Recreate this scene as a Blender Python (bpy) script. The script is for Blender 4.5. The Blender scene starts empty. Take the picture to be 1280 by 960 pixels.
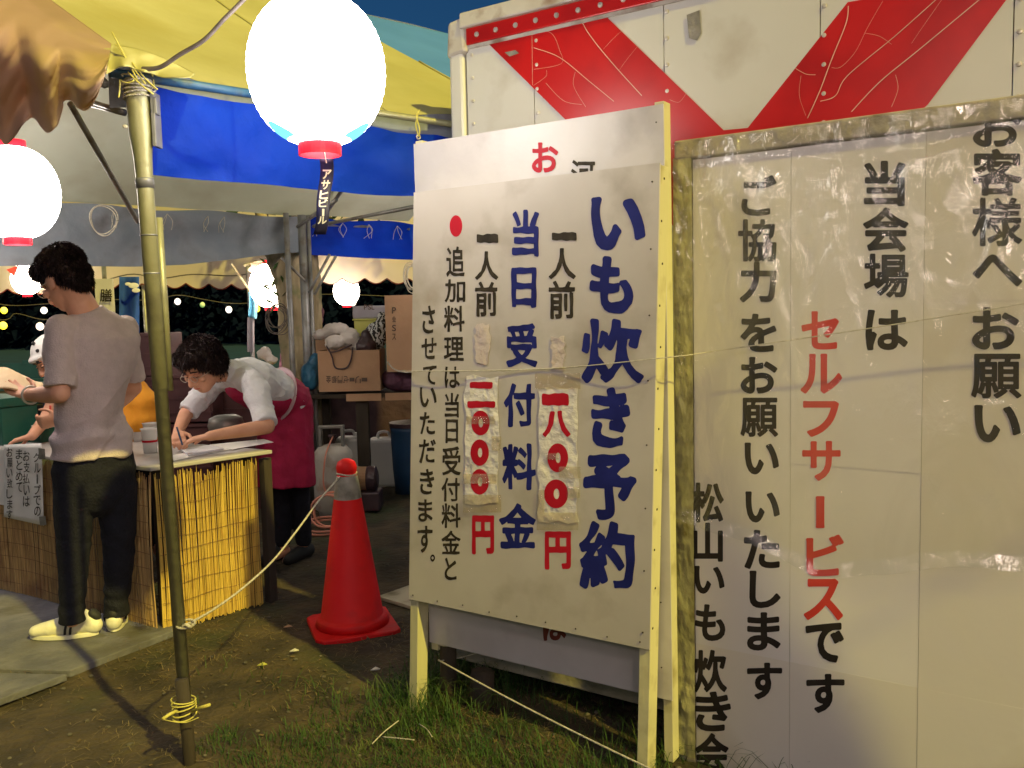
import bpy, bmesh, math, random
import numpy as np
from mathutils import Vector, Matrix, noise
random.seed(7)
sc = bpy.context.scene
COL = sc.collection
V = Vector
# ------------------------------------------------------------------ camera
F, PITCH, ROLL, CZ = 1107.0, math.radians(4.8), math.radians(1.35), 1.42
fwd = V((0, math.cos(PITCH), -math.sin(PITCH)))
up0 = V((0, math.sin(PITCH), math.cos(PITCH)))
rt0 = V((1, 0, 0))
right = rt0*math.cos(ROLL) - up0*math.sin(ROLL)
upv = rt0*math.sin(ROLL) + up0*math.cos(ROLL)
cam_d = bpy.data.cameras.new('camera'); cam = bpy.data.objects.new('camera', cam_d); COL.objects.link(cam)
cam.matrix_world = Matrix(((right.x, upv.x, -fwd.x, 0), (right.y, upv.y, -fwd.y, 0), (right.z, upv.z, -fwd.z, CZ), (0, 0, 0, 1)))
cam_d.sensor_width = 36; cam_d.lens = 36*F/1280; cam_d.clip_start = .05; cam_d.clip_end = 500
sc.camera = cam
EYE = V((0, 0, CZ))
# ------------------------------------------------------------------ sky, light, exposure
LAMP_AZ, LAMP_EL = V((.645, -.764, 0)), math.radians(42)
w = bpy.data.worlds.new('World'); sc.world = w; w.use_nodes = True
nt = w.node_tree; bg = nt.nodes['Background']
sky = nt.nodes.new('ShaderNodeTexSky'); sky.sky_type = 'NISHITA'; sky.sun_disc = False
sky.sun_elevation = math.radians(4); sky.sun_rotation = math.radians(140); sky.ozone_density = 5.0; sky.air_density = 1.0
nt.links.new(sky.outputs[0], bg.inputs[0]); bg.inputs[1].default_value = .065
sd = bpy.data.lights.new('floodlight', 'SUN'); floodlight = bpy.data.objects.new('floodlight', sd); COL.objects.link(floodlight)
sd.energy = 3.4; sd.angle = math.radians(1.2); sd.color = (1.0, .84, .17)  # stands for the yellow floodlight out of frame
ldir = -(LAMP_AZ*math.cos(LAMP_EL) + V((0, 0, math.sin(LAMP_EL))))
floodlight.rotation_euler = ldir.to_track_quat('-Z', 'Y').to_euler()
sc.view_settings.view_transform = 'Standard'; sc.view_settings.look = 'None'; sc.view_settings.exposure = 0.25; sc.view_settings.gamma = 1.0
try:
    sc.cycles.use_denoising = True; sc.cycles.denoiser = 'OPENIMAGEDENOISE'
    sc.cycles.sample_clamp_indirect = 4.0; sc.cycles.max_bounces = 7; sc.cycles.transparent_max_bounces = 16
except Exception: pass

# ------------------------------------------------------------------ measuring helpers (a sight line meets a real surface)
def ray(px, py): return (right*(px-640) - upv*(py-480) + fwd*F)
def at(px, py, Y): r = ray(px, py); return EYE + r*(Y/r.y)
def atz(px, py, z): r = ray(px, py); return EYE + r*((z-CZ)/r.z)
NRM = V((-.559, -.829, 0)).normalized(); WDIR = V((.829, -.559, 0)).normalized()
def onp(px, py, d):           # meets the vertical plane d metres from the eye, parallel to the boards -> (s, z)
    r = ray(px, py); k = -d/(r.dot(NRM)); p = EYE + r*k
    return p.dot(WDIR), p.z
def pl(s, z, d): q = -NRM*d + WDIR*s; return V((q.x, q.y, z))

# ------------------------------------------------------------------ materials
def mat(name, c1, c2=None, scale=8.0, rough=.7, bump=0.0, bscale=None, metal=0.0, stretch=None, transl=0.0, spec=.5, emis=None, estr=0, lo=.35, hi=.65, detail=6, coat=0, c3=None, s3=2.0):
    if name == 'far_leaves': spec = 0
    m = bpy.data.materials.new(name); m.use_nodes = True; n = m.node_tree; b = n.nodes['Principled BSDF']
    b.inputs['Roughness'].default_value = rough; b.inputs['Metallic'].default_value = metal
    b.inputs['Specular IOR Level'].default_value = spec; b.inputs['Coat Weight'].default_value = coat
    b.inputs['Base Color'].default_value = (*c1, 1)
    tc = n.nodes.new('ShaderNodeTexCoord'); mp = n.nodes.new('ShaderNodeMapping'); n.links.new(tc.outputs['Object'], mp.inputs[0])
    if stretch: mp.inputs['Scale'].default_value = stretch
    colout = None
    if c2:
        t = n.nodes.new('ShaderNodeTexNoise'); t.inputs['Scale'].default_value = scale; t.inputs['Detail'].default_value = detail
        n.links.new(mp.outputs[0], t.inputs['Vector'])
        r = n.nodes.new('ShaderNodeValToRGB'); r.color_ramp.elements[0].position = lo; r.color_ramp.elements[1].position = hi
        r.color_ramp.elements[0].color = (*c1, 1); r.color_ramp.elements[1].color = (*c2, 1)
        n.links.new(t.outputs[0], r.inputs[0]); colout = r.outputs[0]
        if c3:
            t3 = n.nodes.new('ShaderNodeTexNoise'); t3.inputs['Scale'].default_value = s3; t3.inputs['Detail'].default_value = 8
            n.links.new(tc.outputs['Object'], t3.inputs['Vector'])
            r3 = n.nodes.new('ShaderNodeValToRGB'); r3.color_ramp.elements[0].position = .52; r3.color_ramp.elements[1].position = .72
            n.links.new(t3.outputs[0], r3.inputs[0])
            mx = n.nodes.new('ShaderNodeMix'); mx.data_type = 'RGBA'; n.links.new(r3.outputs[0], mx.inputs[0])
            n.links.new(colout, mx.inputs[6]); mx.inputs[7].default_value = (*c3, 1); colout = mx.outputs[2]
        n.links.new(colout, b.inputs['Base Color'])
    if bump:
        t2 = n.nodes.new('ShaderNodeTexNoise'); t2.inputs['Scale'].default_value = bscale or scale*3; t2.inputs['Detail'].default_value = 5
        n.links.new(mp.outputs[0], t2.inputs['Vector'])
        bp = n.nodes.new('ShaderNodeBump'); bp.inputs['Strength'].default_value = bump; bp.inputs['Distance'].default_value = .02
        n.links.new(t2.outputs[0], bp.inputs['Height']); n.links.new(bp.outputs[0], b.inputs['Normal'])
    if emis: b.inputs['Emission Color'].default_value = (*emis, 1); b.inputs['Emission Strength'].default_value = estr
    if transl:
        tl = n.nodes.new('ShaderNodeBsdfTranslucent'); tl.inputs[0].default_value = (*c1, 1)
        if colout: n.links.new(colout, tl.inputs[0])
        ms = n.nodes.new('ShaderNodeMixShader'); ms.inputs[0].default_value = transl
        out = n.nodes['Material Output']; n.links.new(b.outputs[0], ms.inputs[1]); n.links.new(tl.outputs[0], ms.inputs[2]); n.links.new(ms.outputs[0], out.inputs[0])
    return m
def film(name, glossy=.16, rough=.08, bscale=9.0, bump=.6, tint=(1, .97, .88), milky=.10):
    m = bpy.data.materials.new(name); m.use_nodes = True; n = m.node_tree; out = n.nodes['Material Output']
    n.nodes.remove(n.nodes['Principled BSDF'])
    tr = n.nodes.new('ShaderNodeBsdfTransparent'); tr.inputs[0].default_value = (*tint, 1)
    gl = n.nodes.new('ShaderNodeBsdfGlossy'); gl.inputs['Roughness'].default_value = rough
    df = n.nodes.new('ShaderNodeBsdfDiffuse'); df.inputs[0].default_value = (.8, .78, .7, 1)
    tc = n.nodes.new('ShaderNodeTexCoord'); mp = n.nodes.new('ShaderNodeMapping'); mp.inputs['Scale'].default_value = (1, 1, .45)
    n.links.new(tc.outputs['Object'], mp.inputs[0])
    t = n.nodes.new('ShaderNodeTexNoise'); t.inputs['Scale'].default_value = bscale; t.inputs['Detail'].default_value = 7; t.inputs['Distortion'].default_value = .8
    n.links.new(mp.outputs[0], t.inputs['Vector'])
    bp = n.nodes.new('ShaderNodeBump'); bp.inputs['Strength'].default_value = bump; bp.inputs['Distance'].default_value = .02
    n.links.new(t.outputs[0], bp.inputs['Height']); n.links.new(bp.outputs[0], gl.inputs['Normal'])
    m1 = n.nodes.new('ShaderNodeMixShader'); m1.inputs[0].default_value = milky
    tm = n.nodes.new('ShaderNodeTexNoise'); tm.inputs['Scale'].default_value = 2.6; tm.inputs['Detail'].default_value = 9; tm.inputs['Distortion'].default_value = 1.2; n.links.new(mp.outputs[0], tm.inputs['Vector'])
    mr_ = n.nodes.new('ShaderNodeMapRange'); mr_.inputs['From Min'].default_value = .45; mr_.inputs['From Max'].default_value = .75; mr_.inputs['To Min'].default_value = milky*.5; mr_.inputs['To Max'].default_value = milky*5; n.links.new(tm.outputs[0], mr_.inputs['Value']); n.links.new(mr_.outputs[0], m1.inputs[0]); n.links.new(tr.outputs[0], m1.inputs[1]); n.links.new(df.outputs[0], m1.inputs[2])
    m2 = n.nodes.new('ShaderNodeMixShader'); m2.inputs[0].default_value = glossy; n.links.new(m1.outputs[0], m2.inputs[1]); n.links.new(gl.outputs[0], m2.inputs[2])
    n.links.new(m2.outputs[0], out.inputs[0]); return m
def glow(name, col, s):
    m = bpy.data.materials.new(name); m.use_nodes = True; b = m.node_tree.nodes['Principled BSDF']
    b.inputs['Base Color'].default_value = (.8, .8, .78, 1); b.inputs['Roughness'].default_value = .9
    b.inputs['Emission Color'].default_value = (*col, 1); b.inputs['Emission Strength'].default_value = s
    return m

M = dict(
 soil=mat('soil', (.028, .021, .011), (.074, .053, .026), 5, .95, 1.0, 26, c3=(.028, .045, .012), s3=1.6),
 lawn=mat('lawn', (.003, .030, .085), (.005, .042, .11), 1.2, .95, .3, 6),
 rubber=mat('mat_grey', (.10, .10, .115), (.165, .16, .17), 7, .9, .5, 30, c3=(.08, .07, .05), s3=3),
 whiteboard=mat('board_white', (.48, .44, .395), (.55, .51, .46), 3.2, .42, .14, 6, c3=(.34, .30, .24), s3=4.4),
 whiteboard2=mat('board_white_glossy', (.52, .49, .48), (.60, .57, .56), 4, .33, .3, 5, c3=(.42, .39, .38), s3=5),
 yellowwood=mat('pale_wood', (.50, .47, .27), (.58, .54, .33), 4, .7, .3, 20, stretch=(1, 1, .15), c3=(.34, .29, .16), s3=9),
 oldwood=mat('old_wood', (.28, .25, .16), (.38, .34, .23), 5, .8, .5, 25, stretch=(.3, .3, 3), c3=(.10, .07, .04), s3=9),
 oldwood_h=mat('old_wood_rail', (.33, .285, .20), (.45, .40, .30), 5, .75, .5, 25, c3=(.12, .08, .04), s3=12),
 darkwood=mat('dark_wood', (.030, .022, .016), (.06, .045, .03), 6, .85, .5, 25, stretch=(1, 1, .2)),
 beigewood=mat('beige_wood', (.46, .42, .31), (.36, .32, .22), 4, .8, .4, 20, c3=(.10, .09, .05), s3=7),
 paper=mat('paper_sheet', (.72, .685, .65), (.79, .755, .72), 2.0, .62, .25, 3, c3=(.68, .64, .58), s3=2.0),
 paperwarm=mat('paper_warm', (.69, .645, .57), (.75, .71, .64), 1.6, .62, .3, 3, c3=(.56, .49, .37), s3=1.8),  # warmer, slightly darker paper tone for the bottom row and right sheets
 notepaper=mat('note_paper', (.82, .80, .76), (.88, .86, .82), 4, .7, .2, 9),
 patch=mat('patch_paper', (.70, .66, .60), (.76, .72, .66), 12, .45, .6, 25),
 tape=film('clear_tape', .20, .14, 34, .9, (1, .93, .80), .12),
 tapepale=mat('tape_pale', (.56, .47, .41), (.60, .52, .45), 14, .35, .5, 20),
 blackink=mat('black_ink', (.018, .014, .012), (.035, .028, .022), 12, .6, spec=.25),
 inkbrown=mat('black_paint', (.022, .018, .012), (.05, .04, .025), 30, .6, spec=.2),
 blue=mat('blue_paint', (.010, .013, .11), (.016, .022, .17), 9, .6, spec=.2),
 red=mat('red_paint', (.42, .006, .018), (.50, .012, .03), 8, .55, spec=.25),
 redprint=mat('red_print', (.60, .045, .03), (.70, .07, .05), 5, .5),
 darkred=mat('darkred_paint', (.12, .015, .01), (.2, .03, .02), 12, .5),
 film=film('clear_plastic', .11, .06, 13, 1.0, (1, .995, .985), .05),
 filmyellow=mat('tape_yellowed', (.34, .32, .14), (.48, .45, .22), 16, .22, 1.0, 22, stretch=(1, 1, .5), transl=.15, c3=(.16, .13, .03), s3=12),
 contwhite=mat('container_white', (.60, .59, .53), (.64, .63, .57), 3, .34, .06, 4, c3=(.44, .40, .32), s3=3.5),
 contred=mat('container_red', (.50, .008, .006), (.56, .012, .008), 3, .30, .05, 4, c3=(.40, .008, .006), s3=4),
 contrim=mat('container_trim', (.56, .54, .48), (.44, .40, .33), 6, .5, .2, 9, c3=(.25, .17, .12), s3=10),
 scratch=mat('scratch_line', (.62, .40, .28), (.75, .55, .40), 9, .6),
 rivet=mat('rivet_metal', (.62, .58, .50), (.5, .46, .38), 20, .35, metal=.3),
 ducttape=mat('grey_tape', (.16, .15, .12), (.3, .28, .24), 18, .5, .4, 30),
 pole=mat('pole_steel', (.30, .29, .15), (.36, .35, .19), 6, .42, .15, 30, metal=.35, c3=(.16, .15, .10), s3=6),
 polegrey=mat('pole_grey', (.22, .22, .22), (.32, .32, .31), 8, .45, .1, metal=.4, c3=(.15, .11, .08), s3=9),
 bluepipe=mat('blue_pipe', (.03, .10, .22), (.045, .14, .28), 12, .45, .2, 30, c3=(.09, .10, .10), s3=10),
 yellowcloth=mat('yellow_canvas', (.56, .52, .20), (.64, .60, .25), 2.5, .85, .5, 6, transl=.3, c3=(.52, .46, .14), s3=1.4),
 cyancloth=mat('cyan_canvas', (.10, .30, .85), (.12, .34, .92), 2.5, .85, .3, 6, transl=.25),
 tancloth=mat('tan_canvas', (.64, .46, .37), (.70, .52, .40), 3, .85, .5, 7, transl=.5, c3=(.72, .58, .26), s3=2.4),
 greycloth=mat('grey_canvas', (.58, .61, .54), (.64, .67, .60), 2.5, .9, .3, 5, transl=.3, c3=(.50, .50, .42), s3=2),
 slatecloth=mat('slate_canvas', (.20, .235, .29), (.28, .31, .36), 4, .8, .7, 9, transl=.12, c3=(.15, .15, .17), s3=4),
 bluecloth=mat('blue_tarp', (.002, .030, .42), (.003, .042, .50), 3, .7, .5, 12, transl=.12, spec=.15, c3=(.002, .018, .28), s3=2.5),
 whitecloth=mat('white_canvas', (.70, .60, .50), (.76, .66, .56), 2, .8, .5, 7, transl=.45),
 rope=mat('rope_pale', (.60, .56, .46), (.44, .40, .32), 90, .85, .5, 200),
 yellowtwine=mat('yellow_twine', (.62, .56, .14), (.50, .44, .10), 60, .7),
 cable=mat('cable_dark', (.10, .08, .07), (.16, .13, .11), 30, .6),
 cone=mat('cone_red', (.62, .004, .006), (.68, .008, .008), 5, .6, .2, 20, spec=.3, c3=(.46, .010, .010), s3=7),
 straw=mat('reed_straw', (.40, .24, .04), (.72, .50, .10), 90, .7, .5, 90, stretch=(1, 1, .05), c3=(.30, .16, .05), s3=4, lo=.3, hi=.6),
 strawshaded=mat('reed_shaded', (.36, .22, .09), (.66, .44, .18), 90, .7, .5, 90, stretch=(1, 1, .05), c3=(.26, .13, .06), s3=5),  # browner straw copy; the left screen's dim light is put into its colour
 thread=mat('thread_brown', (.16, .075, .04)),
 tabletop=mat('table_top', (.46, .44, .42), (.40, .38, .36), 5, .4, .1),
 skin=mat('skin', (.66, .33, .205), (.72, .38, .25), 14, .5, .08, 60, spec=.35),
 hair=mat('hair_black', (.022, .012, .014), (.042, .022, .024), 40, .5, .8, 80),
 shirt=mat('tshirt_mauve', (.52, .43, .42), (.58, .48, .47), 30, .9, .35, 160),
 jeans=mat('trousers_navy', (.0045, .005, .012), (.008, .009, .018), 25, .9, .4, 90),
 shoe=mat('shoe_cream', (.74, .71, .52), (.80, .77, .60), 12, .5, .15, 50),
 shoedark=mat('shoe_black', (.02, .02, .02)),
 whiteshirt=mat('shirt_white', (.66, .66, .70), (.72, .72, .76), 14, .85, .4, 40),
 apron=mat('apron_crimson', (.34, .005, .050), (.42, .008, .068), 10, .8, .3, 30),
 apronpink=mat('apron_tie', (.50, .36, .42)),
 orange=mat('shirt_orange', (.72, .29, .015), (.80, .34, .02), 8, .85, .4, 20),
 cap=mat('cap_white', (.75, .73, .70), (.8, .78, .75), 8, .8),
 pink=mat('hood_pink', (.50, .24, .30), (.12, .03, .07), 14, .85),
 bark=mat('bark', (.30, .24, .14), (.52, .43, .27), 7, .95, 1.0, 14, stretch=(1.5, 1.5, .25), c3=(.20, .21, .10), s3=8),
 card=mat('cardboard', (.44, .26, .15), (.48, .29, .17), 5, .8, .1, 30, c3=(.40, .23, .13), s3=4),
 cardink=mat('card_print', (.12, .08, .06)),
 bagwhite=mat('bag_white', (.68, .62, .58), (.74, .68, .64), 6, .35, .9, 16, transl=.3),
 bagdark=mat('bag_dark', (.04, .022, .028), (.07, .04, .045), 8, .4, .5, 15),
 bagblue=mat('bag_blue', (.03, .14, .26), (.05, .2, .34), 7, .35, .7, 12, transl=.2),
 purple=mat('cloth_purple', (.10, .04, .07), (.15, .06, .10), 6, .8, .6, 12),
 zebra=None,
 yellowbox=mat('tub_yellow', (.50, .50, .10), (.56, .55, .14), 8, .5),
 clearplastic=mat('tub_clear', (.36, .34, .38), (.42, .40, .44), 8, .3, transl=.3),
 steel=mat('steel_dull', (.22, .215, .20), (.30, .29, .27), 8, .45, .2, metal=.5, c3=(.2, .13, .09), s3=7),
 gas=mat('cylinder_grey', (.36, .33, .29), (.42, .39, .34), 6, .55, .2, c3=(.24, .15, .11), s3=9),
 jerry=mat('jerry_white', (.52, .51, .48), (.58, .57, .54), 5, .5, .1, transl=.15),
 bin=mat('bin_blue', (.015, .05, .12), (.02, .07, .16), 5, .5),
 hose=mat('hose_orange', (.55, .20, .13), (.6, .24, .16), 20, .5),
 greenbox=mat('box_green', (.010, .085, .06), (.016, .11, .075), 7, .4, .1),
 crate=mat('crate_maroon', (.07, .022, .026), (.10, .035, .036), 6, .6),
 plasticcup=mat('cup_clear', (.75, .74, .72), None, rough=.15, transl=.5),
 banner=mat('banner_blue', (.03, .10, .50), (.05, .16, .66), 5, .8, .3, transl=.3),
 towel=mat('towel_blue', (.12, .42, .62), (.18, .5, .7), 30, .95, .6, 80),
 grass=mat('grass_blades', (.020, .062, .008), (.05, .11, .016), 6, .7, transl=.25, c3=(.12, .14, .03), s3=7),
 drygrass=mat('dry_grass', (.13, .095, .04), (.22, .165, .075), 9, .85),
 woods=mat('far_leaves', (.003, .006, .020), (.005, .009, .028), 3, .95),
 oldleaf=mat('old_leaf', (.07, .05, .025), (.16, .11, .05), 12, .9),
 concrete_pebble=mat('pebble', (.06, .052, .04), (.13, .115, .09), 12, .9),
 litter=mat('litter_white', (.6, .58, .52)),
 ribbon=mat('ribbon_navy', (.012, .012, .05), (.02, .02, .09), 12, .5),
 whitepaint=mat('white_paint', (.75, .73, .70)),
 lredcap=mat('lantern_red', (.62, .008, .02), (.68, .012, .03), 9, .4, emis=(1, .01, .03), estr=.35),
 lbluemark=mat('lantern_blue', (.02, .03, .5), emis=(.03, .04, 1), estr=.5),
 lredmark=mat('lantern_redmark', (.6, .05, .03), emis=(1, .1, .06), estr=.6),
 lcyan=mat('lantern_cyan', (.1, .5, .65), emis=(.25, .85, 1), estr=1.0),
 g_big=glow('lantern_glow_big', (1, .93, .90), 11.0),
 g_left=glow('lantern_glow_left', (1, .90, .82), 20.0),
 g_far=glow('lantern_glow_far', (1, .84, .68), 22.0),
 g_fill=glow('lantern_glow_fill', (1, .79, .70), 27.0),
 g_stall=glow('lantern_glow_stall', (1, .86, .74), 16.0), g_yellow=glow('tiny_yellow', (1, .78, .02), 2.0), g_white=glow('tiny_white', (1, .85, .75), 2.0), g_green=glow('tiny_green', (.12, .30, .05), .8), g_orange=glow('tiny_orange', (1, .75, .6), 2.2),
)
def zebra_mat():
    m = mat('zebra_cloth', (.6, .6, .6)); n = m.node_tree; b = n.nodes['Principled BSDF']
    tc = n.nodes.new('ShaderNodeTexCoord'); wv = n.nodes.new('ShaderNodeTexWave'); wv.inputs['Scale'].default_value = 9; wv.inputs['Distortion'].default_value = 9; wv.inputs['Detail Scale'].default_value = 3
    r = n.nodes.new('ShaderNodeValToRGB'); r.color_ramp.interpolation = 'CONSTANT'; r.color_ramp.elements[0].color = (.012, .012, .015, 1); r.color_ramp.elements[1].position = .5; r.color_ramp.elements[1].color = (.55, .56, .56, 1)
    n.links.new(tc.outputs['Object'], wv.inputs[0]); n.links.new(wv.outputs[0], r.inputs[0]); n.links.new(r.outputs[0], b.inputs['Base Color']); return m
M['zebra'] = zebra_mat()

# ------------------------------------------------------------------ mesh builder
class MB:
    def __init__(s): s.v = []; s.f = []
    def add(s, vs, fs): o = len(s.v); s.v += [V(p) for p in vs]; s.f += [tuple(o+i for i in f) for f in fs]; return s
    def box(s, c, size, X=V((1, 0, 0)), Y=None, Z=V((0, 0, 1))):
        if Y is None: Y = Z.cross(X).normalized()
        c = V(c); a, b, d = X*size[0]/2, Y*size[1]/2, Z*size[2]/2
        vs = [c+i*a+j*b+k*d for i in (-1, 1) for j in (-1, 1) for k in (-1, 1)]
        return s.add(vs, [(0, 1, 3, 2), (4, 6, 7, 5), (0, 4, 5, 1), (2, 3, 7, 6), (0, 2, 6, 4), (1, 5, 7, 3)])
    def hexa(s, q, off):      # quad q extruded by vector off
        a = [V(p) for p in q]; return s.add(a+[p+V(off) for p in a], [(0, 1, 2, 3), (7, 6, 5, 4), (0, 4, 5, 1), (1, 5, 6, 2), (2, 6, 7, 3), (3, 7, 4, 0)])
    def prism(s, poly, off):
        n = len(poly); a = [V(p) for p in poly]
        return s.add(a+[p+V(off) for p in a], [tuple(range(n)), tuple(range(2*n-1, n-1, -1))]+[(i, i+n, (i+1) % n+n, (i+1) % n) for i in range(n)])
    def tube(s, pts, r, n=8, side=None, cap=True):
        pts = [V(p) for p in pts]; m = len(pts)
        R = r if isinstance(r, (list, tuple)) and len(r) == m else [r]*m
        rings = []; prev = side
        for i, p in enumerate(pts):
            t = (pts[min(i+1, m-1)]-pts[max(i-1, 0)]); t = t.normalized() if t.length > 1e-9 else V((0, 0, 1))
            if prev is None: prev = t.orthogonal()
            a = (prev - t*prev.dot(t)); a = a.normalized() if a.length > 1e-6 else t.orthogonal().normalized()
            b = t.cross(a).normalized()
            if side is None: prev = a
            ra, rb = R[i] if isinstance(R[i], (tuple, list)) else (R[i], R[i])
            rings.append([p+a*ra*math.cos(2*math.pi*k/n)+b*rb*math.sin(2*math.pi*k/n) for k in range(n)])
        vs = [q for g in rings for q in g]; fs = []
        for i in range(m-1):
            for k in range(n): fs.append((i*n+k, i*n+(k+1) % n, (i+1)*n+(k+1) % n, (i+1)*n+k))
        if cap: fs.append(tuple(range(n-1, -1, -1))); fs.append(tuple((m-1)*n+k for k in range(n)))
        return s.add(vs, fs)
    def loft(s, pts, radii, side=None, n=20):     # rounded ends
        pts = [V(p) for p in pts]; rr = [r if isinstance(r, (tuple, list)) else (r, r) for r in radii]
        P, R = [], []
        d0 = (pts[0]-pts[1]).normalized(); m0 = min(rr[0])
        for a in (80, 60, 35): P.append(pts[0]+d0*m0*math.sin(math.radians(a))); k = math.cos(math.radians(a)); R.append((rr[0][0]*k, rr[0][1]*k))
        P += pts; R += rr
        d1 = (pts[-1]-pts[-2]).normalized(); m1 = min(rr[-1])
        for a in (35, 60, 80): P.append(pts[-1]+d1*m1*math.sin(math.radians(a))); k = math.cos(math.radians(a)); R.append((rr[-1][0]*k, rr[-1][1]*k))
        return s.tube(P, R, n, side)
    def ell(s, c, r, A=V((1, 0, 0)), B=V((0, 1, 0)), C=None, nu=20, nv=12):
        if C is None: C = A.cross(B).normalized()
        c = V(c); vs = [c+C*r[2]]; fs = []
        for j in range(1, nv):
            t = math.pi*j/nv
            for i in range(nu):
                u = 2*math.pi*i/nu; vs.append(c+A*r[0]*math.sin(t)*math.cos(u)+B*r[1]*math.sin(t)*math.sin(u)+C*r[2]*math.cos(t))
        vs.append(c-C*r[2]); L = len(vs)-1
        for i in range(nu): fs.append((0, 1+i, 1+(i+1) % nu)); fs.append((L, 1+(nv-2)*nu+(i+1) % nu, 1+(nv-2)*nu+i))
        for j in range(nv-2):
            for i in range(nu): a = 1+j*nu+i; b = 1+j*nu+(i+1) % nu; fs.append((a, a+nu, b+nu, b))
        return s.add(vs, fs)
    def lathe(s, c, prof, n=24, A=V((1, 0, 0)), B=V((0, 1, 0)), Z=V((0, 0, 1)), cap=True):
        c = V(c); vs = []; fs = []
        for r, z in prof:
            for k in range(n): a = 2*math.pi*k/n; vs.append(c+A*r*math.cos(a)+B*r*math.sin(a)+Z*z)
        for i in range(len(prof)-1):
            for k in range(n): fs.append((i*n+k, i*n+(k+1) % n, (i+1)*n+(k+1) % n, (i+1)*n+k))
        if cap: fs.append(tuple(range(n-1, -1, -1))); fs.append(tuple((len(prof)-1)*n+k for k in range(n)))
        return s.add(vs, fs)
    def grid(s, fn, nu, nv, thick=None):
        vs = [V(fn(i/nu, j/nv)) for j in range(nv+1) for i in range(nu+1)]
        fs = [(j*(nu+1)+i, j*(nu+1)+i+1, (j+1)*(nu+1)+i+1, (j+1)*(nu+1)+i) for j in range(nv) for i in range(nu)]
        return s.add(vs, fs)
    def build(s, name, m, parent=None, smooth=False, kind=None, bevel=0, solid=0, label=None, subd=0):
        me = bpy.data.meshes.new(name); o = bpy.data.objects.new(name, me); COL.objects.link(o)
        loc = parent_loc(parent) if parent else (V((0, 0, 0)) if kind or not s.v else base_of(s.v))
        if parent: o.parent = parent
        else: o.location = loc
        me.from_pydata([tuple(p-loc) for p in s.v], [], s.f); me.materials.append(M[m] if isinstance(m, str) else m)
        if smooth: me.polygons.foreach_set('use_smooth', [True]*len(me.polygons))
        me.update()
        if solid: md = o.modifiers.new('solid', 'SOLIDIFY'); md.thickness = solid; md.offset = 0
        if bevel: md = o.modifiers.new('bevel', 'BEVEL'); md.width = bevel; md.segments = 2; md.limit_method = 'ANGLE'
        if kind: o['kind'] = kind
        if label and parent: o['label'] = label
        return o
def base_of(vs):
    x = sum(p.x for p in vs)/len(vs); y = sum(p.y for p in vs)/len(vs); return V((x, y, min(p.z for p in vs)))
def parent_loc(p):
    l = V(p.location)
    while p.parent: p = p.parent; l += V(p.location)
    return l
def tag(o, label, cat, group=None, kind=None):
    o['label'] = label; o['category'] = cat
    if group: o['group'] = group
    if kind: o['kind'] = kind
    return o
def thing(name, label, cat, loc, group=None):
    o = bpy.data.objects.new(name, None); COL.objects.link(o); o.location = V(loc); o.empty_display_size = .1
    return tag(o, label, cat, group)
def dup(root, loc, label=None):
    r = root.copy(); COL.objects.link(r); r.location = V(loc)
    if label: r['label'] = label
    for ch in list(root.children):
        c = ch.copy(); COL.objects.link(c); c.parent = r
        for g in ch.children: d = g.copy(); COL.objects.link(d); d.parent = c
    return r
def catmull(pts, n=6):
    pts = [V(p) for p in pts]; out = []
    for i in range(len(pts)-1):
        a, b, c, d = pts[max(i-1, 0)], pts[i], pts[i+1], pts[min(i+2, len(pts)-1)]
        for k in range(n):
            t = k/n; out.append(.5*((2*b)+(c-a)*t+(2*a-5*b+4*c-d)*t*t+(3*b-a-3*c+d)*t**3))
    out.append(pts[-1]); return out
def sag(a, b, s, n=14): a, b = V(a), V(b); return [a.lerp(b, i/n)-V((0, 0, 4*s*(i/n)*(1-i/n))) for i in range(n+1)]
def nz(p, s=1.0): return noise.noise(V(p)*s)

def blob(name, mb, voxel, smooth, m, parent, disp=None, extra=None, label=None):
    me = bpy.data.meshes.new('t'); me.from_pydata([tuple(p) for p in mb.v], [], mb.f)
    o = bpy.data.objects.new('t', me); COL.objects.link(o)
    bmx = bmesh.new(); bmx.from_mesh(me); bmesh.ops.recalc_face_normals(bmx, faces=bmx.faces); bmx.to_mesh(me); bmx.free()
    r = o.modifiers.new('r', 'REMESH'); r.mode = 'VOXEL'; r.voxel_size = voxel
    if smooth: q = o.modifiers.new('s', 'SMOOTH'); q.iterations = smooth; q.factor = .5
    bpy.context.view_layer.update(); dg = bpy.context.evaluated_depsgraph_get()
    me2 = bpy.data.meshes.new_from_object(o.evaluated_get(dg)); bpy.data.objects.remove(o); bpy.data.meshes.remove(me)
    loc = parent_loc(parent)
    nv = len(me2.vertices); co = np.empty(nv*3); me2.vertices.foreach_get('co', co); co = co.reshape(-1, 3)
    if disp:
        no = np.empty(nv*3); me2.vertices.foreach_get('normal', no); no = no.reshape(-1, 3)
        for i in range(nv): co[i] += no[i]*disp(V(co[i]), V(no[i]))
    if extra:
        no = np.empty(nv*3); me2.vertices.foreach_get('normal', no); no = no.reshape(-1, 3)
        ev, ef = extra(co, no)
    co -= np.array(loc); me2.vertices.foreach_set('co', co.ravel())
    me2.name = name
    if extra:
        bmx = bmesh.new(); bmx.from_mesh(me2); vv = [bmx.verts.new(tuple(V(p)-loc)) for p in ev]
        for f in ef: bmx.faces.new([vv[i] for i in f])
        bmx.to_mesh(me2); bmx.free()
    me2.materials.clear(); me2.materials.append(M[m])
    me2.polygons.foreach_set('use_smooth', [True]*len(me2.polygons)); me2.update()
    ob = bpy.data.objects.new(name, me2); COL.objects.link(ob); ob.parent = parent
    if label: ob['label'] = label
    return ob

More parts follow.
